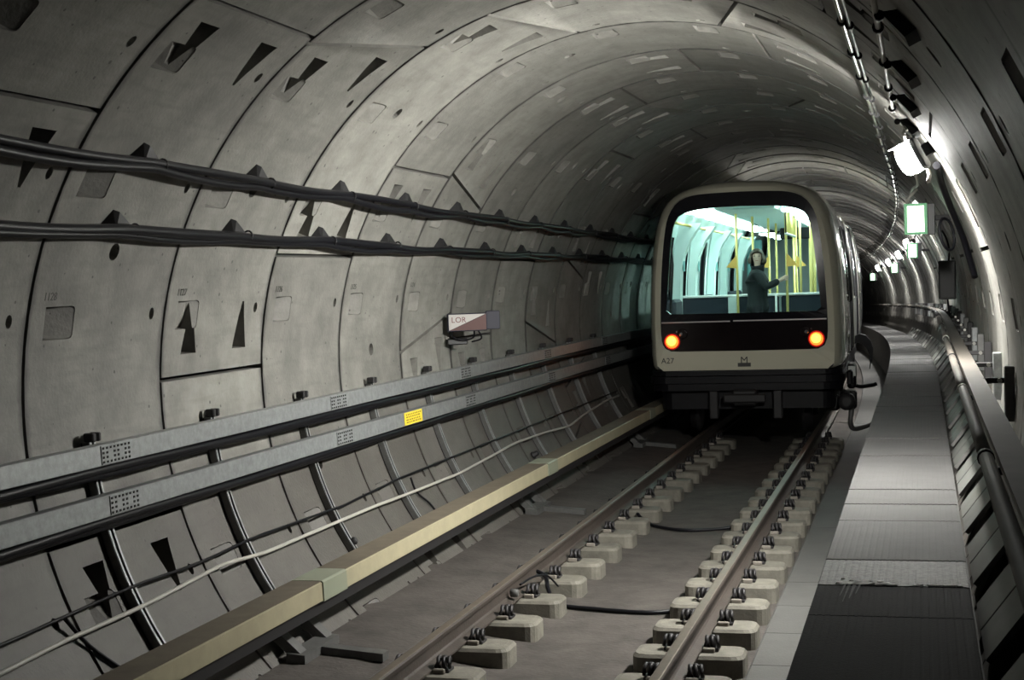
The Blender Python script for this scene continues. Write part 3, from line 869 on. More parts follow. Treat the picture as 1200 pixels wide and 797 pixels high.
# wall brackets behind the handrail
for n in range(1, 26):
    y = Y0 + (n + 0.47) * RP
    p = bend(2.6, y, 1.44)
    root = thing('rail_bracket', 'upright steel plate bracket between handrail and right wall, %s from the right picture edge' % ORD[n - 1] , 'bracket', p, heading(y), 'upright brackets behind the handrail')
    MB().bbox(0.005, 0.062, -0.03, 0.03, -0.17, 0.14, 0.006).build('upright', 'galv' if n % 3 == 2 else 'under_grey' if n % 3 == 0 else 'galv_dark', root)
    MB().bbox(-0.11, 0.02, -0.012, 0.012, 0.045, 0.075, 0.004).build('arm', 'under_grey', root)
    MB().lathe([(0.014, 0), (0.014, 0.02), (0.008, 0.024)], (-0.02, -0.034, 0.06), 'y', 8).build('bolt', 'steel', root)

# ================================================================== RIGHT WALL: CONDUITS, LAMPS, SIGNS
def conduit(name, th_, R, r, y0, y1, mat, label, wob=0.0):
    root = thing(name, label, 'conduit', wall(th_, y0, R)); bs = tuple(root.location)
    MB().tube([wall(th_ + wob * math.sin(y * 0.9), y, R) for y in frange(y0, y1, 0.5)], r, 10).build('pipe', mat, root, bs)
    y = y0 + 0.6
    while y < min(y1, 50):
        tt = math.radians(th_)
        MB().tube([wall(th_ + wob * math.sin(y * 0.9), y - 0.02, R), wall(th_ + wob * math.sin(y * 0.9), y + 0.02, R)], r + 0.012, 10).build('pipe_clamp', 'bracket', root, bs)
        y += RP * 0.75
    return root
conduit('conduit', -42.3, RT - 0.05, 0.014, YA, 70, 'steel', 'pale steel conduit running along the ceiling above the train', 0.12)
conduit('conduit', -43.3, RT - 0.045, 0.009, YA, 70, 'galv_dark', 'thinner grey conduit hugging the pale ceiling conduit', 0.10)
conduit('conduit', -49.0, RT - 0.06, 0.012, YA, 9.9, 'white_cable', 'pale conduit leading to the brightest wall lamp', 0.1)
def lamp(y, mat, label):
    th_ = -55.9
    root = thing('wall_lamp', label, 'lamp', wall(th_, y, RT), 0, 'lamps along the right wall')
    t = math.radians(th_)
    h = heading(y)
    # local frame: z = inward normal, x = along ring, y = along the tunnel
    nrm = Vector((-0.86, 0.30, -0.42)).normalized(); nrm.rotate(Matrix.Rotation(h, 3, 'Z'))     # fixture tilted on its mount
    ay = Vector((-math.sin(h), math.cos(h), 0)); ax = ay.cross(nrm).normalized(); ay = nrm.cross(ax)
    root.location = wall(th_, y, RT - 0.05)
    root.matrix_world = Matrix(((ax.x, ay.x, nrm.x, root.location.x), (ax.y, ay.y, nrm.y, root.location.y), (ax.z, ay.z, nrm.z, root.location.z), (0,0,0,1))) @ Matrix.Scale(0.85, 4)
    def oval(lx, ly, prof, cap=True):
        vs, fs = [], []; n = 24
        for (s, z) in prof:
            for k in range(n):
                a = 2*PI*k/n
                c, s_ = math.cos(a), math.sin(a)
                q = (abs(c)**4 + abs(s_)**4) ** -0.25
                vs.append((lx*s*c*q, ly*s*s_*q, z))
        for i in range(len(prof)-1):
            for k in range(n): fs.append((i*n+k, i*n+(k+1)%n, (i+1)*n+(k+1)%n, (i+1)*n+k))
        if cap: fs.append(tuple(range(n))[::-1]); fs.append(tuple((len(prof)-1)*n+k for k in range(n)))
        return MB().add(vs, fs, False)
    oval(0.125, 0.075, [(0.95, 0.02), (1.02, 0.025), (1.02, 0.05), (0.98, 0.06)]).build('housing', 'dark_box', root)
    oval(0.125, 0.075, [(0.96, 0.061), (0.97, 0.085), (0.95, 0.125), (0.90, 0.135)]).build('diffuser', 'lamp_skirt' if mat != 'lamp_dim' else 'sign_face', root)
    oval(0.125, 0.075, [(0.88, 0.1352), (0.86, 0.155), (0.74, 0.178), (0.5, 0.193), (0.2, 0.198)]).build('lens', mat, root)
    for e in (-1, 1):
        vs, fs = [], []; n = 20
        for yy in (e * 0.076 - 0.004, e * 0.076 + 0.004):
            for k in range(n):
                c, s_ = math.cos(2*PI*k/n), math.sin(2*PI*k/n); q = (abs(c)**2.6 + abs(s_)**2.6) ** (-1/2.6)
                vs.append((0.122*c*q, yy, 0.132 + 0.068*s_*q))
        fs = [tuple(range(n))[::-1], tuple(range(n, 2*n))] + [(k, (k+1)%n, n+(k+1)%n, n+k) for k in range(n)]
        MB().add(vs, fs).build('end_baffle', 'lamp_skirt' if mat != 'lamp_dim' else 'sign_face', root)  # glowing end plates added as baffles to narrow the lamp's beam
    MB().bbox(0.127, 0.133, -0.085, 0.085, 0.03, 0.225, 0.002).build('added_hood', 'dark_box', root)  # hood added to cut lamp light off the near ceiling
    MB().bbox(-0.05, 0.05, -0.04, 0.04, -0.09, 0.0, 0.008).build('mount', 'dark_box', root)
    MB().tube([(-0.13, 0.0, 0.04), (-0.18, 0.0, 0.05), (-0.22, -0.08, 0.06)], 0.016, 8).build('cable_gland', 'white_cable', root)
    MB().tube(smooth_path([(0.13, 0.0, 0.04), (0.18, 0.02, 0.07), (0.22, 0.0, 0.06), (0.23, -0.07, 0.03), (0.19, -0.12, 0.01)], 5), 0.010, 8).build('tail_cable', 'white_cable', root)
    return root
for i in (0, 2, 3, 4, 5, 6):
    y = 10.35 + 7.75 * i
    lamp(y, 'lamp_far' if i > 1 else 'lamp',
         'large bright bulkhead lamp on the right wall above the nearest green sign' if i == 0 else
         'small bright lamp on the right wall, %s beyond the nearest green sign' % ORD[i - 2])
def exit_sign(y, label, first=False):
    p = bend(2.125, y, 2.595)
    root = thing('lit_sign', label, 'sign', p, heading(y), 'green framed lit signs along the right wall')
    fr = MB()
    for (a, b, c, d) in ((-0.10, 0.105, 0.12, 0.142), (-0.10, 0.105, -0.142, -0.12), (-0.10, -0.072, -0.12, 0.12), (0.077, 0.105, -0.12, 0.12)):
        fr.box(a, b, -0.02, 0.02, c, d)
    fr.build('frame', 'sign_green', root)
    MB().bbox(-0.074, 0.079, -0.012, 0.012, -0.122, 0.122, 0.003).build('lit_face', 'sign_face', root)
    MB().bbox(-0.10, 0.105, 0.021, 0.10, -0.14, 0.14, 0.008).build('back_box', 'dark_box', root)
    MB().bbox(0.106, 0.175, -0.015, 0.10, -0.15, 0.14, 0.006).build('side_box', 'dark_box', root)
    MB().bbox(0.176, 0.34, 0.02, 0.06, -0.02, 0.03, 0.004).build('wall_arm', 'bracket', root)
    MB().tube(smooth_path([(-0.08, 0.05, 0.14), (-0.07, 0.03, 0.18), (-0.03, 0.0, 0.22), (0.02, -0.05, 0.27)], 5), 0.012, 8).build('feed_cable', 'white_cable', root)
    MB().add([(-0.03, 0.0, 0.143), (0.03, 0.0, 0.143), (0.0, 0.0, 0.175), (-0.03, 0.012, 0.143), (0.03, 0.012, 0.143), (0.0, 0.012, 0.175)],
             [(0,1,2), (3,5,4), (0,3,4,1), (1,4,5,2), (2,5,3,0)]).build('hanger', 'steel', root)
for i, y in enumerate((14.7, 30.0, 45.5, 61.0)):
    exit_sign(y, ['nearest and largest green framed lit sign on the right wall', 'second lit green sign, just below the nearest one',
                  'third lit green sign along the curve', 'farthest tiny lit green sign beside the train'][i])
for n in range(-1, 3):
    y = Y0 + (n + 0.44) * RP
    root = thing('conduit_clamp', 'black wedge clamp beside the pale lamp conduit, %s from the bright lamp' % ORD[2 - n], 'clamp', wall(-51.4, y), 0, 'black wedge clamps by the lamp conduit'); bs = tuple(root.location)
    vs = [wall(t_, y + d_, r_) for (t_, d_, r_) in ((-53.6, 0.06, RT), (-52.9, -0.09, RT), (-50.2, 0.0, RT), (-53.4, 0.05, RT - 0.05), (-52.8, -0.08, RT - 0.05), (-49.4, -0.01, RT - 0.05))]
    MB().add(vs, [(0,1,2), (3,5,4), (0,3,4,1), (1,4,5,2), (2,5,3,0)]).build('wedge', 'bracket', root, bs)
    MB().tube([wall(-49.6, y - 0.02, RT - 0.06), wall(-49.6, y + 0.02, RT - 0.06)], 0.02, 8).build('clamp_ring', 'bracket', root, bs)
# wiring on the wall between lamp, sign and the dark box
cable('wall_hose', smooth_path([wall(-58.5, 10.6, RT - 0.03), wall(-60, 11.4, RT - 0.03), wall(-64, 12.2, RT - 0.035), wall(-70, 12.6, RT - 0.035), wall(-78, 12.8, RT - 0.035)], 6), 0.026, 'black_cable',
      'thick black hose following the right wall down from the bright lamp', 'hose')
cable('cable_loop', [Vector((2.375, 13.0, 2.41)) + Vector((0.055*math.cos(2*PI*k/24) - 0.02*math.sin(2*PI*k/24), 0.05*math.cos(2*PI*k/24), 0.13*math.sin(2*PI*k/24))) for k in range(26)], 0.012, 'black_cable',
      'hanging loop of black cable right of the nearest green sign', 'cable')
cable('wall_cable', smooth_path([wall(-52.5, 9.9, RT - 0.1), wall(-54, 11.0, RT - 0.12), wall(-57, 12.6, RT - 0.14), (2.10, 14.5, 2.86), (2.06, 14.72, 2.75)], 5), 0.011, 'white_cable',
      'pale cable joining the bright lamp to the nearest green sign', 'cable')
p = bend(2.46, 19.0, 1.98)
root = thing('equipment_box', 'dark upright equipment box on right wall below the green signs', 'equipment box', p, heading(19))
MB().bbox(-0.10, 0.10, -0.05, 0.06, -0.22, 0.24, 0.012).build('box_body', 'dark_box', root)
MB().bbox(-0.085, 0.085, -0.06, -0.05, -0.20, 0.22, 0.004).build('box_door', 'dark_box', root)
MB().tube(smooth_path([(0.02, 0, 0.24), (0.03, 0.0, 0.36), (0.0, 0.0, 0.5), (-0.05, 0.0, 0.6)], 4), 0.012, 8).build('box_cable', 'black_cable', root)
MB().tube([(0.0, 0, -0.22), (0.02, 0.0, -0.42)], 0.012, 8).build('box_cable', 'black_cable', root)


# ================================================================== TRAIN
TX, TY = -0.12, 20.42
TYAW = 0.022
train = thing('metro_train', 'cream driverless metro train with lit rear window and red tail lamps', 'train', (TX, TY, 0.0), TYAW)
HALF = [(0.0, 0.87), (0.7, 0.87), (1.22, 0.87), (1.29, 0.90), (1.318, 1.0), (1.325, 1.3), (1.322, 1.7), (1.305, 2.1), (1.27, 2.45), (1.215, 2.78), (1.13, 3.02),
        (1.0, 3.19), (0.82, 3.30), (0.55, 3.37), (0.25, 3.395), (0.0, 3.40)]
def catmull(P, m):
    return [(p.x, p.y) for p in [Vector((q.x, q.y)) for q in smooth_path([(a, b, 0) for a, b in P], m)]]
HP = HALF[:3] + catmull(HALF[2:], 3)[1:]
PROF = HP + [(-x, z) for x, z in HP[::-1]][1:-1]
def sec(d):
    k = [(0.0, 0.885, 0.955), (0.05, 0.912, 0.97), (0.15, 0.94, 0.983), (0.3, 0.966, 0.992), (0.5, 0.985, 0.997), (0.75, 0.997, 1.0), (1.0, 1.0, 1.0), (99, 1, 1)]
    for (a, b, c), (d2, e, f) in zip(k, k[1:]):
        if d <= d2:
            t = (d - a) / (d2 - a); return b + (e - b) * t, c + (f - c) * t
def P3(x, z, d, inset=0.0):
    sx, sz = sec(d)
    zz = 0.87 + (z - 0.87) * sz; xx = x * sx
    if inset:
        c = Vector((0, 2.1)); v = Vector((xx, zz)) - c
        v = v * (1 - inset / max(v.length, 0.1)); xx, zz = c.x + v.x, c.y + v.y
    return (xx, d, zz)
CARL = 12.6
OPEN = [(1.15, 1.95, 'window'), (2.45, 3.05, 'door'), (3.15, 3.75, 'door'), (4.35, 6.3, 'window'), (7.2, 7.8, 'door'), (7.9, 8.5, 'door'), (9.2, 11.6, 'window')]
ZO0, ZO1 = 1.72, 2.74
def zc(d): return (ZO0, ZO1)
DS = sorted(set([0.0, 0.05, 0.15, 0.3, 0.5, 0.75, 1.0, CARL] + [a for o in OPEN for a in o[:2]]))
# insert profile points exactly at opening heights
def cut_profile(P, zs):
    out = []
    n = len(P)
    for i in range(n):
        a, b = P[i], P[(i+1) % n]
        out.append(a)
        ins = [z for z in zs if (a[1] - z) * (b[1] - z) < 0]
        ins.sort(key=lambda z: abs(z - a[1]))
        for z in ins:
            t = (z - a[1]) / (b[1] - a[1]); out.append((a[0] + (b[0] - a[0]) * t, z))
    return out
PR = cut_profile(PROF, [ZO0, ZO1])
def shell_mesh(name, mat, inset, d0, parent, lower=True):
    mb = MB(); vs, fs = [], []; n = len(PR)
    ds = [d for d in DS if d >= d0]
    for d in ds:
        for (x, z) in PR: vs.append(P3(x, z, d, inset))
    for i in range(len(ds) - 1):
        dm = (ds[i] + ds[i+1]) / 2
        op = any(a < dm < b for a, b, _ in OPEN)
        for k in range(n):
            za, zb = PR[k][1], PR[(k+1) % n][1]
            zm = (za + zb) / 2; xm = (PR[k][0] + PR[(k+1) % n][0]) / 2
            if op and ZO0 < zm < ZO1 and abs(xm) > 0.9: continue
            fs.append((i*n+k, i*n+(k+1)%n, (i+1)*n+(k+1)%n, (i+1)*n+k))
    return mb.add(vs, fs, True).build(name, mat, parent)
body = shell_mesh('body_shell', 'body', 0.0, 0.0, train)
lining = shell_mesh('cabin_lining', 'inwall', 0.09, 0.15, train)
def wallx(z, d, s, inset):       # x of the body side at height z
    best = None
    for (x1, z1), (x2, z2) in zip(HP, HP[1:]):
        if (z1 - z) * (z2 - z) <= 0 and abs(z1 - z2) > 1e-6 and x1 > 0.5:
            t = (z - z1) / (z2 - z1); best = x1 + (x2 - x1) * t
    sx, sz = sec(d)
    return s * (best * sx - inset)
# side window panes, frames and doors
for s in (-1, 1):
    for a, b, kind in OPEN:
        zs = [ZO0 + (ZO1 - ZO0) * i / 6 for i in range(7)]
        vs, fs = [], []
        for z in zs:
            for d in (a, b):
                for ins in (0.03, 0.045): vs.append((wallx(z, d, s, ins), d, z))
        for i in range(6):
            o_ = i * 4
            fs += [(o_, o_+2, o_+6, o_+4), (o_+1, o_+5, o_+7, o_+3), (o_, o_+4, o_+5, o_+1), (o_+2, o_+3, o_+7, o_+6)]
        pane = MB().add(vs, fs).build('side_window', 'glass_side', train)
        mb = MB()
        for dd in (a, b):
            mb.tube([(wallx(z, dd, s, 0.035), dd, z) for z in zs], 0.03, 6, ref=Vector((0,1,0)))
        for z in (ZO0, ZO1):
            mb.tube([(wallx(z, dd, s, 0.035), dd, z) for dd in (a, b)], 0.028, 6)
        mb.build('window_frame', 'glossblack', pane)
    # black band that ties the windows together, standing proud of the shell by a few millimetres
    for (a, b) in ((1.99, 2.41), (3.79, 4.31), (6.34, 7.16), (8.54, 9.16)):
        vs, fs = [], []
        zs = [ZO0 - 0.03 + (ZO1 - ZO0 + 0.06) * i / 6 for i in range(7)]
        for z in zs:
            for d in (a, b):
                for ins in (-0.006, 0.02): vs.append((wallx(z, d, s, ins), d, z))
        for i in range(6):
            o_ = i * 4
            fs += [(o_, o_+2, o_+6, o_+4), (o_+1, o_+5, o_+7, o_+3), (o_, o_+4, o_+5, o_+1), (o_+2, o_+3, o_+7, o_+6)]
        fs += [(0,1,3,2), (24,26,27,25)]
        MB().add(vs, fs).build('window_band', 'glossblack', train)
    for (a, b) in ((2.0, 4.2), (4.22, 6.9), (6.92, 8.8), (8.82, 12.4)):      # brushed side panels
        for (za, zb) in ((0.98, 1.68), (2.79, 2.93)):
            vs, fs = [], []
            zs = [za + (zb - za) * i / 5 for i in range(6)]
            for z in zs:
                for d in (a, b):
                    for ins in (-0.005, 0.02): vs.append((wallx(z, d, s, ins), d, z))
            for i in range(5):
                o_ = i * 4
                fs += [(o_, o_+2, o_+6, o_+4), (o_+1, o_+5, o_+7, o_+3), (o_, o_+4, o_+5, o_+1), (o_+2, o_+3, o_+7, o_+6)]
            fs += [(0,1,3,2), (20,22,23,21)]
            MB().add(vs, fs).build('side_panel', 'clad', train)
    for (a, b) in ((2.42, 3.78), (7.17, 8.53)):      # door seams
        for dd in (a, (a + b) / 2, b):
            MB().tube([(wallx(z, dd, s, -0.004), dd, z) for z in [0.95 + 1.95 * i / 10 for i in range(11)]], 0.012, 6, ref=Vector((0,1,0))).build('door_seam', 'under', train)
        MB().tube([(wallx(z, b + 0.03, s, -0.02), b + 0.03, z) for z in [0.95 + 1.95 * i / 10 for i in range(11)]], 0.014, 6, ref=Vector((0,1,0))).build('door_rail', 'steel', train)
        MB().tube([(wallx(2.92, dd, s, -0.006), dd, 2.92) for dd in (a, b)], 0.02, 6).build('door_header', 'steel', train)
    for dd in (1.06, 0.92):
        for z in (1.0, 1.25, 1.5, 1.8, 2.1, 2.4):
            MB().lathe([(0.013, -0.004), (0.013, 0.010), (0.006, 0.014)], (wallx(z, dd, s, 0.0), dd, z), 'x', 8).build('rivet', 'steel', train)
# ---- rear face
def polar(half, c, n):
    poly = half + [(-x, z) for x, z in half[::-1] if x > 1e-6]
    out = []
    for i in range(n):
        a = 2*PI*i/n; dx, dz = math.sin(a), math.cos(a); best = 0
        m = len(poly)
        for j in range(m):
            x1, z1 = poly[j]; x2, z2 = poly[(j+1) % m]
            ex, ez = x2 - x1, z2 - z1
            den = dx * ez - dz * ex
            if abs(den) < 1e-9: continue
            t = ((x1 - c[0]) * ez - (z1 - c[1]) * ex) / den
            q = ((x1 - c[0]) * dz - (z1 - c[1]) * dx) / den
            if t > 0 and -1e-6 <= q <= 1 + 1e-6: best = max(best, t)
        out.append((c[0] + dx * best, c[1] + dz * best))
    return out
FC = (0.0, 2.1); NF = 96
rim = [(P3(x, z, 0)[0], P3(x, z, 0)[2]) for x, z in HP]
RIM = polar(rim, FC, NF)
BLK = polar(catmull([(0.0, 3.222), (0.55, 3.205), (0.80, 3.13), (0.935, 2.97), (1.0, 2.75), (1.055, 2.3), (1.085, 1.8), (1.095, 1.45)], 4) + [(1.092, 1.32), (1.075, 1.22), (1.03, 1.155), (0.95, 1.13), (0.0, 1.125)], FC, NF)
WIN = polar(catmull([(0.0, 3.03), (0.5, 3.015), (0.78, 2.95), (0.875, 2.84), (0.925, 2.6), (0.975, 2.1), (1.015, 1.66)], 4) + [(1.0, 1.63), (0.0, 1.625)], FC, NF)
def ringmesh(A, B, da, db, th):
    vs, fs = [], []; n = NF
    for L_, d in ((A, da), (B, db), (B, db + th), (A, da + th)):
        vs += [(x, d, z) for x, z in L_]
    for i in range(4):
        for k in range(n): fs.append((i*n+k, i*n+(k+1)%n, ((i+1)%4)*n+(k+1)%n, ((i+1)%4)*n+k))
    return MB().add(vs, fs, False)
ringmesh(RIM, BLK, 0.0, -0.045, 0.05).build('face_frame', 'body', train)
ringmesh(BLK, WIN, -0.04, -0.05, 0.06).build('window_surround', 'glossblack', train)
vs = [(x, -0.03, z) for x, z in WIN] + [(x, -0.018, z) for x, z in WIN]
wsn = MB().add(vs, [tuple(range(NF)), tuple(range(NF, 2*NF))] + [(k, (k+1)%NF, NF+(k+1)%NF, NF+k) for k in range(NF)]).build('windscreen', 'glass', train)
# lower light panel
def panel_poly():
    h = [(0.0, 1.50), (1.075, 1.50), (1.085, 1.40), (1.08, 1.30), (1.065, 1.22), (1.02, 1.163), (0.94, 1.140), (0.0, 1.135)]
    return h + [(-x, z) for x, z in h[::-1] if x > 1e-6]
pp = panel_poly(); n = len(pp)
MB().add([(x, -0.062, z) for x, z in pp] + [(x, -0.04, z) for x, z in pp], [tuple(range(n)), tuple(range(n, 2*n))[::-1]] + [(k, (k+1)%n, n+(k+1)%n, n+k) for k in range(n)]).build('light_panel', 'lowpanel', train)
MB().bbox(-1.08, -0.17, -0.066, -0.045, 1.510, 1.528, 0.004).build('trim_strip', 'strip', train)
MB().bbox(-0.13, 1.08, -0.066, -0.045, 1.514, 1.532, 0.004).build('trim_strip', 'strip', train)
for sx in (-1, 1):
    x = sx * 0.945; z = 1.265
    t_ = MB().lathe([(0.108, 0.0), (0.104, -0.010), (0.08, -0.014)], (x, -0.062, z), 'y', 24).build('tail_lamp', 'tail_rim_halo', train)
    MB().lathe([(0.088, -0.008), (0.084, -0.016), (0.07, -0.022)], (x, -0.066, z), 'y', 24).build('tail_lens', 'tail_outer', t_)
    MB().lathe([(0.062, -0.022), (0.055, -0.030), (0.04, -0.036), (0.015, -0.040)], (x - 0.004, -0.066, z + 0.008), 'y', 24).build('tail_glow', 'tail', t_)
    h_ = MB().lathe([(0.07, 0.0), (0.065, -0.008), (0.05, -0.008)], (sx * 0.80, -0.062, 1.365), 'y', 20).build('headlamp', 'lowpanel', train)
    MB().lathe([(0.03, 0.0), (0.024, -0.012), (0.01, -0.016)], (sx * 0.82, -0.068, 1.36), 'y', 14).build('headlamp_lens', 'lens', h_)
    MB().lathe([(0.016, 0.0), (0.01, -0.01)], (sx * 0.88, -0.064, 1.395), 'y', 10).build('reflector', 'lens', train)
o = link('fleet_number', text_mesh('A27', 0.105, 'paint_num', 'fleet_number'), None, train); o.location = (-1.015, -0.033, 1.005); o.rotation_euler = (PI/2, 0, 0)
lg = MB().box(-0.085, 0.085, -0.036, -0.028, 0.915, 0.965).build('metro_logo', 'paint_num', train)
o = link('logo_letter', text_mesh('M', 0.135, 'paint_num', 'logo_letter', 0.002), None, lg); o.location = (0.0, -0.036, 0.995); o.rotation_euler = (PI/2, 0, 0)
# bumper, skirt, underframe
def plan(hw, d0, r):      # rounded front plan outline
    pts = [(-hw, 3.0), (-hw, d0 + r)]
    for k in range(1, 6):
        t = math.radians(180 + 90 * k / 6); pts.append((-hw + r + r*math.cos(t), d0 + r + r*math.sin(t)))
    return pts + [(-x, y) for x, y in pts[::-1]]
def slab(hw, d0, r, z0, z1, name, mat):
    pl_ = plan(hw, d0, r); n = len(pl_)
    return MB().add([(x, y, z0) for x, y in pl_] + [(x, y, z1) for x, y in pl_], [tuple(range(n)), tuple(range(n, 2*n))[::-1]] + [(k, (k+1)%n, n+(k+1)%n, n+k) for k in range(n)]).build(name, mat, train)
slab(1.27, -0.03, 0.30, 0.80, 0.862, 'bumper', 'under')
slab(1.29, -0.055, 0.32, 0.70, 0.79, 'bumper', 'under')
slab(1.26, -0.02, 0.32, 0.60, 0.69, 'bumper', 'under')
slab(1.15, 0.18, 0.2, 0.34, 0.60, 'skirt', 'under')
cp = MB().bbox(-0.16, 0.16, -0.10, 0.5, 0.40, 0.62, 0.03).build('coupler', 'under_grey', train)
MB().bbox(-0.28, 0.28, -0.14, -0.08, 0.44, 0.56, 0.02).build('coupler_head', 'under_grey', cp)
for x in (-0.42, 0.42):
    MB().bbox(x - 0.06, x + 0.06, 0.0, 0.16, 0.22, 0.60, 0.015).build('guard_bracket', 'under_grey', train)
MB().bbox(-1.2, 1.2, 3.0, CARL, 0.42, 0.86, 0.03).build('underframe', 'under', train)
for bd in (1.9, 10.6):
    bg = MB().bbox(-1.05, 1.05, bd - 0.16, bd + 0.16, 0.30, 0.55, 0.03).build('bogie', 'under_grey', train)
    for s in (-1, 1):
        MB().bbox(s*1.0 - 0.07, s*1.0 + 0.07, bd - 1.35, bd + 1.35, 0.34, 0.56, 0.03).build('side_frame', 'under_grey', bg)
        for wd in (-0.95, 0.95):
            MB().lathe([(0.30, -0.07), (0.36, -0.065), (0.37, -0.02), (0.34, 0.0), (0.33, 0.06), (0.20, 0.07)] if s > 0 else [(0.20, -0.07), (0.33, -0.06), (0.34, 0.0), (0.37, 0.02), (0.36, 0.065), (0.30, 0.07)],
                       (s * 0.76, bd + wd, 0.341), 'x', 28).build('wheel', 'under_grey', bg)
            MB().bbox(s*1.10 - 0.09, s*1.10 + 0.09, bd + wd - 0.12, bd + wd + 0.12, 0.24, 0.46, 0.03).build('axle_box', 'under_grey', bg)
# current collector gear and hoses on the right flank
cg = MB().bbox(1.20, 1.42, 0.95, 1.30, 0.25, 0.50, 0.03).build('collector_shoe', 'under_grey', train)
MB().tube(smooth_path([(1.30, 0.55, 0.52), (1.36, 0.50, 0.35), (1.34, 0.48, 0.12), (1.38, 0.6, 0.02), (1.52, 0.75, 0.03), (1.62, 0.9, 0.06)], 5), 0.035, 8).build('collector_arm', 'galv_dark', cg)
MB().lathe([(0.05, -0.16), (0.11, -0.14), (0.12, 0.0), (0.11, 0.14), (0.05, 0.16)], (1.30, 0.45, 0.40), 'y', 14).build('air_cylinder', 'under_grey', cg)
MB().bbox(1.30, 1.38, 0.62, 0.85, 0.60, 0.80, 0.02).build('equipment_case', 'under', train)
MB().bbox(1.385, 1.388, 0.66, 0.76, 0.70, 0.77, 0.001).build('rating_plate', 'inwhite', train)
MB().bbox(1.28, 1.40, 1.6, 2.3, 0.48, 0.82, 0.03).build('equipment_case', 'under', train)
MB().bbox(1.30, 1.40, 1.57, 1.60, 0.66, 0.80, 0.002).build('rating_plate', 'inwhite', train)
MB().tube(smooth_path([(1.3, 3.2, 0.45), (1.42, 3.1, 0.40), (1.60, 3.05, 0.42), (1.66, 3.0, 0.44)], 5), 0.03, 8).build('step_bar', 'under', train)
# black curved flap reaching over the walkway edge
vs, fs = [], []
fp = [(1.30, 1.05), (1.40, 1.10), (1.50, 1.07), (1.58, 0.98), (1.615, 0.86), (1.60, 0.70), (1.555, 0.52)]
inn = [(1.30, 0.93), (1.38, 0.96), (1.46, 0.92), (1.52, 0.84), (1.55, 0.74), (1.555, 0.62), (1.545, 0.52)]
for d in (5.3, 5.42):
    vs += [(x, d, z) for x, z in fp] + [(x, d, z) for x, z in inn]
m_ = len(fp)
for q in (0, 2 * m_):
    for k in range(m_ - 1): fs.append((q + k, q + k + 1, q + m_ + k + 1, q + m_ + k))
for k in range(m_ - 1):
    fs.append((k, k + 1, 2*m_ + k + 1, 2*m_ + k)); fs.append((m_ + k, m_ + k + 1, 3*m_ + k + 1, 3*m_ + k))
MB().add(vs, fs).build('gangway_flap', 'under', train)
# second car: bellows and a plain continuation
mb = MB()
for i in range(9):
    d = CARL + 0.02 + 0.09 * i; k_ = 0.93 if i % 2 else 0.975
    pass
vs, fs = [], []; n = len(PROF)
for i in range(10):
    k_ = 0.93 if i % 2 else 0.98
    vs += [(x * k_, CARL + 0.07 * i, 2.1 + (z - 2.1) * k_) for x, z in PROF]
for i in range(9):
    for k in range(n): fs.append((i*n+k, i*n+(k+1)%n, (i+1)*n+(k+1)%n, (i+1)*n+k))
MB().add(vs, fs).build('bellows', 'under', train)
vs, fs = [], []
for i, d in enumerate((CARL + 0.64, CARL + 5, CARL + 10)):
    th2 = -0.02 * i
    vs += [(x - (0.0, 0.06, 0.18)[i], d, z) for x, z in PROF]
for i in range(2):
    for k in range(n): fs.append((i*n+k, i*n+(k+1)%n, (i+1)*n+(k+1)%n, (i+1)*n+k))
fs.append(tuple(range(2*n, 3*n)))
MB().add(vs, fs, True).build('second_car', 'clad', train)
for s in (-1, 1):
    vs, fs = [], []
    zs = [1.05 + 1.8 * i / 6 for i in range(7)]
    for z in zs:
        for (d, o_) in ((CARL + 0.9, 0.012), (CARL + 5, 0.06), (CARL + 9.8, 0.175)):
            vs.append((wallx(z, 5, s, -0.012) - o_, d, z))
    for i in range(6):
        for k in range(2): fs.append((i*3+k, i*3+k+1, (i+1)*3+k+1, (i+1)*3+k))
    bd_ = MB().add(vs, fs).build('window_band', 'under', train)
    sd_ = bd_.modifiers.new('solidify', 'SOLIDIFY'); sd_.thickness = 0.01
MB().bbox(-1.2, 1.15, CARL + 0.7, CARL + 9.9, 0.42, 0.86, 0.03).build('underframe', 'under', train)
MB().add([(x * 0.95 - 0.16, CARL + 9.5, 2.1 + (z - 2.1) * 0.95) for x, z in PROF], [tuple(range(n))]).build('end_wall', 'inwall', train)

# ---- cabin
MB().box(-1.2, 1.2, 0.16, CARL, 0.90, 0.95).build('cabin_floor', 'infloor', train)
LZ = 2.99
for s in (-1, 1):
    for i, (a, b) in enumerate(((0.55, 1.15), (1.9, 2.5), (3.2, 3.8), (4.5, 5.1), (5.8, 6.4), (7.1, 7.7), (8.4, 9.0), (9.7, 10.3), (11.0, 11.6), (14.2, 15.0), (16.5, 17.3), (19.0, 19.8))):
        lz = LZ if s < 0 else LZ - 0.02
        MB().bbox(s*0.66 - 0.17 - (0.06 if a > 13 else 0), s*0.66 + 0.17 - (0.06 if a > 13 else 0), a, b, lz, lz + 0.04, 0.01).build('ceiling_light', 'inlight', train)
MB().bbox(-0.42, 0.42, 0.6, CARL, 3.02, 3.08, 0.02).build('ceiling_panel', 'inwall', train)
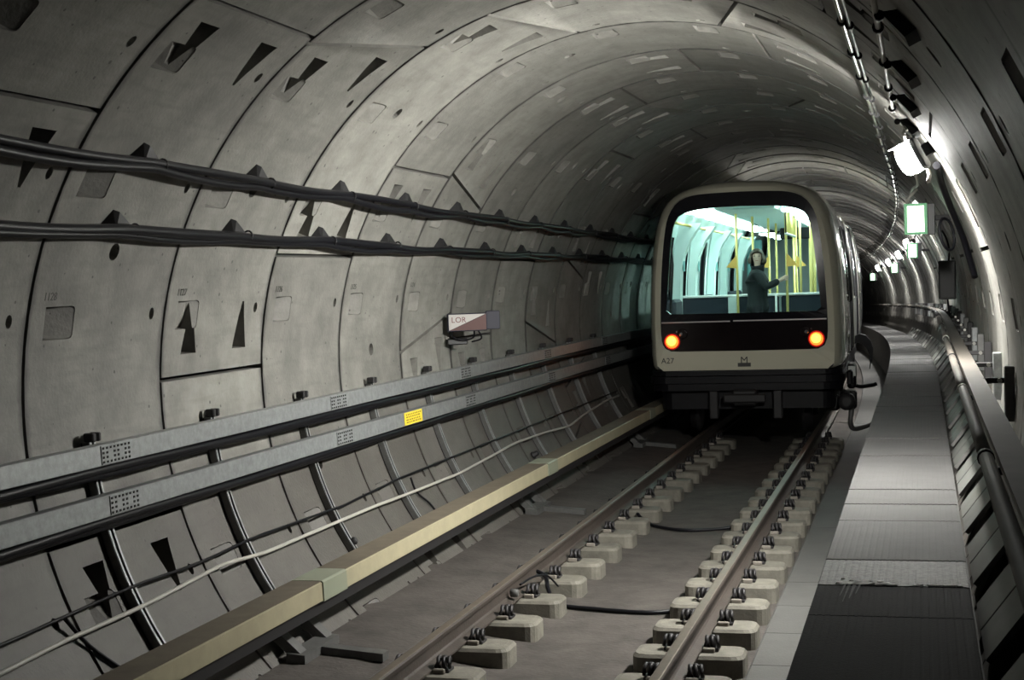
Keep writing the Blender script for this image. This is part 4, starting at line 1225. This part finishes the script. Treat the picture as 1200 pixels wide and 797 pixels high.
# white curved pillars and dark recesses along the left side (both sides alike)
for s in (-1, 1):
    for d in (2.2, 4.05, 6.75, 8.85, 12.0):
        vs, fs = [], []
        zs = [1.0 + 1.9 * i / 8 for i in range(9)]
        for i, z in enumerate(zs):
            e = 0.20 * max(0, (z - 2.2) / 0.7) ** 2
            for (dd, ins) in ((d - 0.17, 0.10), (d - 0.15, 0.22 + e), (d + 0.15, 0.22 + e), (d + 0.17, 0.10)): vs.append((wallx(z, dd, s, ins), dd, z))
        for i in range(8):
            for k in range(3): fs.append((i*4+k, i*4+k+1, (i+1)*4+k+1, (i+1)*4+k))
        pl_ = MB().add(vs, fs, False).build('pillar', 'inwall', train)
        MB().bbox(wallx(2.3, d, s, 0.24) - 0.01, wallx(2.3, d, s, 0.24) + 0.01, d - 0.06, d + 0.06, 2.2, 2.36, 0.004).build('notice', 'inteal', pl_)
    for (a, b) in ((1.2, 1.95), (4.35, 6.3), (9.2, 11.6)):
        MB().bbox(min(s*0.72, s*1.16), max(s*0.72, s*1.16), a, b, 0.95, 1.38, 0.04).build('seat', 'indark', train)
        MB().bbox(min(s*1.05, s*1.2), max(s*1.05, s*1.2), a, b, 1.38, 1.80, 0.04).build('seat_back', 'indark', train)
    MB().tube([(wallx(2.45, 1.05, s, 0.2), 1.1, 2.65), (wallx(2.3, 1.05, s, 0.22), 1.1, 2.3), (wallx(1.9, 1.05, s, 0.2), 1.08, 1.6)], 0.02, 8).build('door_handle', 'under', train)
    MB().tube([(s*0.92, 0.3, 2.86), (s*0.90, CARL, 2.86)], 0.02, 8).build('grab_rail', 'pole', train)
# transverse bench with white top rail behind the passenger
MB().bbox(-1.15, -0.36, 2.45, 2.60, 0.95, 1.80, 0.02).build('bench_back', 'indark', train)
MB().bbox(-0.28, 0.30, 2.45, 2.60, 0.95, 1.80, 0.02).build('bench_back', 'indark', train)
MB().bbox(0.34, 1.15, 2.45, 2.60, 0.95, 1.80, 0.02).build('bench_back', 'indark', train)
MB().bbox(-1.16, 1.16, 2.43, 2.62, 1.80, 1.835, 0.01).build('bench_rail', 'inwhite', train)
MB().bbox(-0.43, -0.30, 2.36, 2.375, 1.0, 1.80, 0.003).build('draught_screen', 'inwall', train)
for (x, d, bz, hand) in ((-0.28, 2.30, 0.95, 1), (0.47, 1.80, 1.84, 1), (-0.15, 3.6, 0.95, 0), (0.02, 4.6, 0.95, 1), (0.58, 3.4, 0.95, 0), (0.42, 5.2, 0.95, 1), (0.62, 6.0, 0.95, 0), (0.30, 6.6, 0.95, 0), (0.75, 4.4, 0.95, 0), (0.78, 2.9, 0.95, 0), (-0.05, 7.4, 0.95, 0), (0.5, 8.2, 0.95, 0)):
    if bz > 1: bz = 0.95
    po = MB().tube([(x, d, bz), (x, d, 3.03)], 0.019, 10).build('grab_pole', 'pole', train)
    if hand:
        sg = 1 if x > 0.3 else -1
        MB().add([(x, d - 0.02, 2.42), (x, d - 0.02, 2.22), (x + sg*0.16, d - 0.02, 2.24), (x, d + 0.02, 2.42), (x, d + 0.02, 2.22), (x + sg*0.16, d + 0.02, 2.24)],
                 [(0,1,2), (3,5,4), (0,3,4,1), (1,4,5,2), (2,5,3,0)]).build('pole_plate', 'strap', po)
for x in (-0.30, 0.27):
    MB().tube([(x, 2.38, 0.95), (x, 2.38, 1.83)], 0.017, 8).build('bench_post', 'inwhite', train)
# luggage rack hanging under the ceiling on the right
rk = MB().bbox(0.50, 0.54, 1.0, 3.2, 2.66, 2.69, 0.008).build('ceiling_rack', 'inwhite', train)
for d in frange(1.0, 3.2, 0.28):
    MB().tube([(0.52, d, 2.68), (0.52, d, 3.02)], 0.010, 6).build('rack_bar', 'under' if d < 1.1 else 'pole', rk)
# gangway arch and dark screen further in
MB().bbox(0.05, 0.95, 6.9, 7.0, 2.72, 2.92, 0.02).build('information_screen', 'under', train)
for s in (-1, 1):
    MB().bbox(min(s*0.70, s*1.02), max(s*0.70, s*1.02), CARL - 0.15, CARL, 0.95, 2.85, 0.03).build('gangway_wall', 'inteal', train)
# ---- red glow of the tail lamps comes from the lenses themselves

# ================================================================== PASSENGER
def train_pt(x, d, z):
    c, s = math.cos(TYAW), math.sin(TYAW)
    return (TX + x*c - d*s, TY + x*s + d*c, z)
PX, PD, FZ = 0.05, 1.80, 0.95
person = thing('person', 'passenger in dark coat holding a yellow pole inside the train', 'person', train_pt(PX, PD, FZ), TYAW)
def skin_obj(name, verts, edges, radii, mat, root=0, parent=None, sub=2):
    me = bpy.data.meshes.new(name); me.from_pydata([tuple(v) for v in verts], edges, []); me.update()
    o = link(name, me, M[mat], parent)
    md = o.modifiers.new('skin', 'SKIN'); md.use_smooth_shade = True
    if not me.skin_vertices: me.skin_vertices.new()
    for i, r in enumerate(radii):
        sv = me.skin_vertices[0].data[i]
        sv.radius = r if isinstance(r, tuple) else (r, r); sv.use_root = (i == root)
    sb = o.modifiers.new('subdivision', 'SUBSURF'); sb.levels = sub; sb.render_levels = sub
    return o
# local: +x toward the pole, -y toward the camera. Height 1.54 to the crown.
hx, hy = 0.40, -0.0       # hand on the pole (pole at local x 0.42)
V_, E_, R_ = [], [], []
def add(p, r, par=None):
    V_.append(p); R_.append(r)
    if par is not None: E_.append((par, len(V_) - 1))
    return len(V_) - 1
pel = add((0, 0, 0.80), (0.10, 0.085))
wst = add((0.0, 0, 0.98), (0.09, 0.08), pel)
chs = add((0.005, 0, 1.14), (0.10, 0.085), wst)
nb = add((0.0, 0, 1.25), 0.05, chs)
nk = add((0.005, -0.01, 1.31), 0.045, nb)
jw = add((0.01, -0.025, 1.365), (0.055, 0.06), nk)
hd = add((0.005, -0.015, 1.43), (0.072, 0.082), jw)
cr = add((0.0, 0.0, 1.485), (0.062, 0.07), hd)
for s in (-1, 1):
    hp = add((0, s*0.075, 0.74), 0.065, pel); kn = add((0.02, s*0.09, 0.42), 0.056, hp); an = add((-0.01, s*0.09, 0.07), 0.038, kn); to = add((0.12, s*0.10, 0.03), 0.032, an)
# near arm (y<0) reaches to the pole, far arm hangs
sh = add((0.02, -0.13, 1.185), 0.04, chs); el = add((0.13, -0.20, 0.985), 0.036, sh); wr = add((0.335, -0.07, 1.085), 0.028, el); pm = add((0.375, -0.045, 1.105), 0.032, wr)
for (i, dz) in enumerate((0.03, 0.012, -0.006, -0.024)):
    L_ = (0.9, 1.0, 0.96, 0.8)[i]
    f1 = add((0.40, -0.052, 1.11 + dz), 0.0095, pm); f2 = add((0.40 + 0.040*L_, -0.035, 1.113 + dz), 0.009, f1)
    f3 = add((0.40 + 0.042*L_, 0.0 + 0.004*i, 1.112 + dz), 0.0085, f2); f4 = add((0.40 + 0.018, 0.02, 1.11 + dz), 0.008, f3)
t1 = add((0.375, -0.022, 1.13), 0.011, pm); t2 = add((0.39, 0.018, 1.145), 0.0095, t1); t3 = add((0.41, 0.03, 1.14), 0.0085, t2)
sh2 = add((-0.01, 0.13, 1.185), 0.04, chs); el2 = add((-0.04, 0.19, 0.95), 0.036, sh2); wr2 = add((0.02, 0.18, 0.74), 0.028, el2); pm2 = add((0.035, 0.178, 0.68), 0.032, wr2)
for (i, dx) in enumerate((0.03, 0.01, -0.01, -0.028)):
    f1 = add((0.035 + dx, 0.178, 0.645), 0.0095, pm2); f2 = add((0.045 + dx, 0.172, 0.61), 0.009, f1); f3 = add((0.05 + dx, 0.155, 0.585 + 0.006*abs(i-1)), 0.0085, f2)
u1 = add((0.075, 0.165, 0.675), 0.011, pm2); u2 = add((0.09, 0.15, 0.64), 0.009, u1)
skin_obj('body', V_, E_, R_, 'skin', 0, person, 1)
# coat
V_, E_, R_ = [], [], []
c0 = add((0.0, 0, 0.92), (0.155, 0.155)); c1 = add((0.0, 0, 1.06), (0.165, 0.145), c0); c2 = add((0.0, 0, 1.17), (0.165, 0.14), c1); c3 = add((0.0, 0, 1.255), (0.09, 0.085), c2)
b1 = add((0.0, 0, 0.76), (0.175, 0.17), c0); b2 = add((0.0, 0, 0.58), (0.185, 0.18), b1)
a1 = add((0.02, -0.145, 1.185), 0.08, c2); a2 = add((0.13, -0.205, 0.985), 0.062, a1); a3 = add((0.315, -0.08, 1.075), 0.048, a2)
d1 = add((-0.01, 0.145, 1.185), 0.08, c2); d2 = add((-0.04, 0.195, 0.95), 0.06, d1); d3 = add((0.015, 0.18, 0.76), 0.046, d2)
skin_obj('coat', V_, E_, R_, 'coat', 0, person, 2)
# raised collar
vs, fs = [], []; n = 18
for (r, z, o_) in ((0.085, 1.22, 0), (0.098, 1.285, 0), (0.108, 1.325, 0), (0.092, 1.32, 0), (0.075, 1.24, 0)):
    for k in range(n):
        a = 2*PI*k/n; vs.append((0.01 + r*math.cos(a), r*0.95*math.sin(a), z - 0.03*math.cos(a + PI/2 + 0.4)))
for i in range(4):
    for k in range(n): fs.append((i*n+k, i*n+(k+1)%n, (i+1)*n+(k+1)%n, (i+1)*n+k))
MB().add(vs, fs, True).build('collar', 'scarf', person)
for s, nm in ((-1, 0), (1, 1)):
    V_, E_, R_ = [], [], []
    t0 = add((0, s*0.08, 0.78), 0.115); t1 = add((0.015, s*0.088, 0.43), 0.078, t0); t2 = add((-0.005, s*0.09, 0.10), 0.062, t1)
    skin_obj('trouser_leg', V_, E_, R_, 'trousers', 0, person, 2)
    V_, E_, R_ = [], [], []
    t0 = add((-0.04, s*0.09, 0.045), (0.042, 0.045)); t1 = add((0.05, s*0.095, 0.04), (0.044, 0.036), t0); t2 = add((0.15, s*0.105, 0.032), (0.036, 0.026), t1)
    skin_obj('shoe', V_, E_, R_, 'trousers', 0, person, 2)
# hair: a bob that leaves the face (towards -y) open
vs, fs = [], []; nu, nv = 32, 14
for j in range(nv + 1):
    ph = PI * 0.5 - (PI * 0.5 + 0.95) * j / nv
    op = 47 * max(0.0, min(1.0, (0.62 - ph) / 0.25))          # half width of the face opening in degrees
    for i in range(nu + 1):
        a = math.radians(-90 + op) + math.radians(360 - 2 * op) * i / nu
        if ph > 0: r, z = 0.102 * math.cos(ph), 1.442 + 0.105 * math.sin(ph)
        else: r, z = 0.102 + 0.030 * math.sin(min(PI, -ph * 2.6)), 1.442 + 0.118 * ph
        lump = math.sin(i * 1.9 + j * 0.7) + 0.6 * math.sin(i * 3.7 - j * 1.3)
        wv = 1 + (0.045 * lump if j > 2 else 0.01 * lump)
        zz = z + (0.008 * math.sin(i * 2.7) if j > 9 else 0)
        vs.append((0.003 + r*wv*math.cos(a), 0.004 + r*1.05*wv*math.sin(a), zz))
for j in range(nv):
    for i in range(nu): fs.append((j*(nu+1)+i, j*(nu+1)+i+1, (j+1)*(nu+1)+i+1, (j+1)*(nu+1)+i))
hr = MB().add(vs, fs, True).build('hair', 'hair', person)
sd = hr.modifiers.new('solidify', 'SOLIDIFY'); sd.thickness = 0.02; sd.offset = -1
# face details, turned to the camera
fm = thing_face = None
MB().lathe([(0.004, 0.0), (0.010, 0.012), (0.012, 0.03), (0.007, 0.042)], (0.008, -0.098, 1.392), 'z', 8).build('nose', 'skin', person)
for ex in (-0.026, 0.042):
    MB().lathe([(0.009, 0.0), (0.007, -0.006), (0.003, -0.008)], (ex, -0.088, 1.436), 'y', 10).build('eye', 'eye', person)
    MB().bbox(ex - 0.014, ex + 0.014, -0.095, -0.085, 1.452, 1.457, 0.002).build('eyebrow', 'hair', person)
MB().bbox(-0.014, 0.030, -0.090, -0.078, 1.368, 1.376, 0.003).build('mouth', 'lip', person)
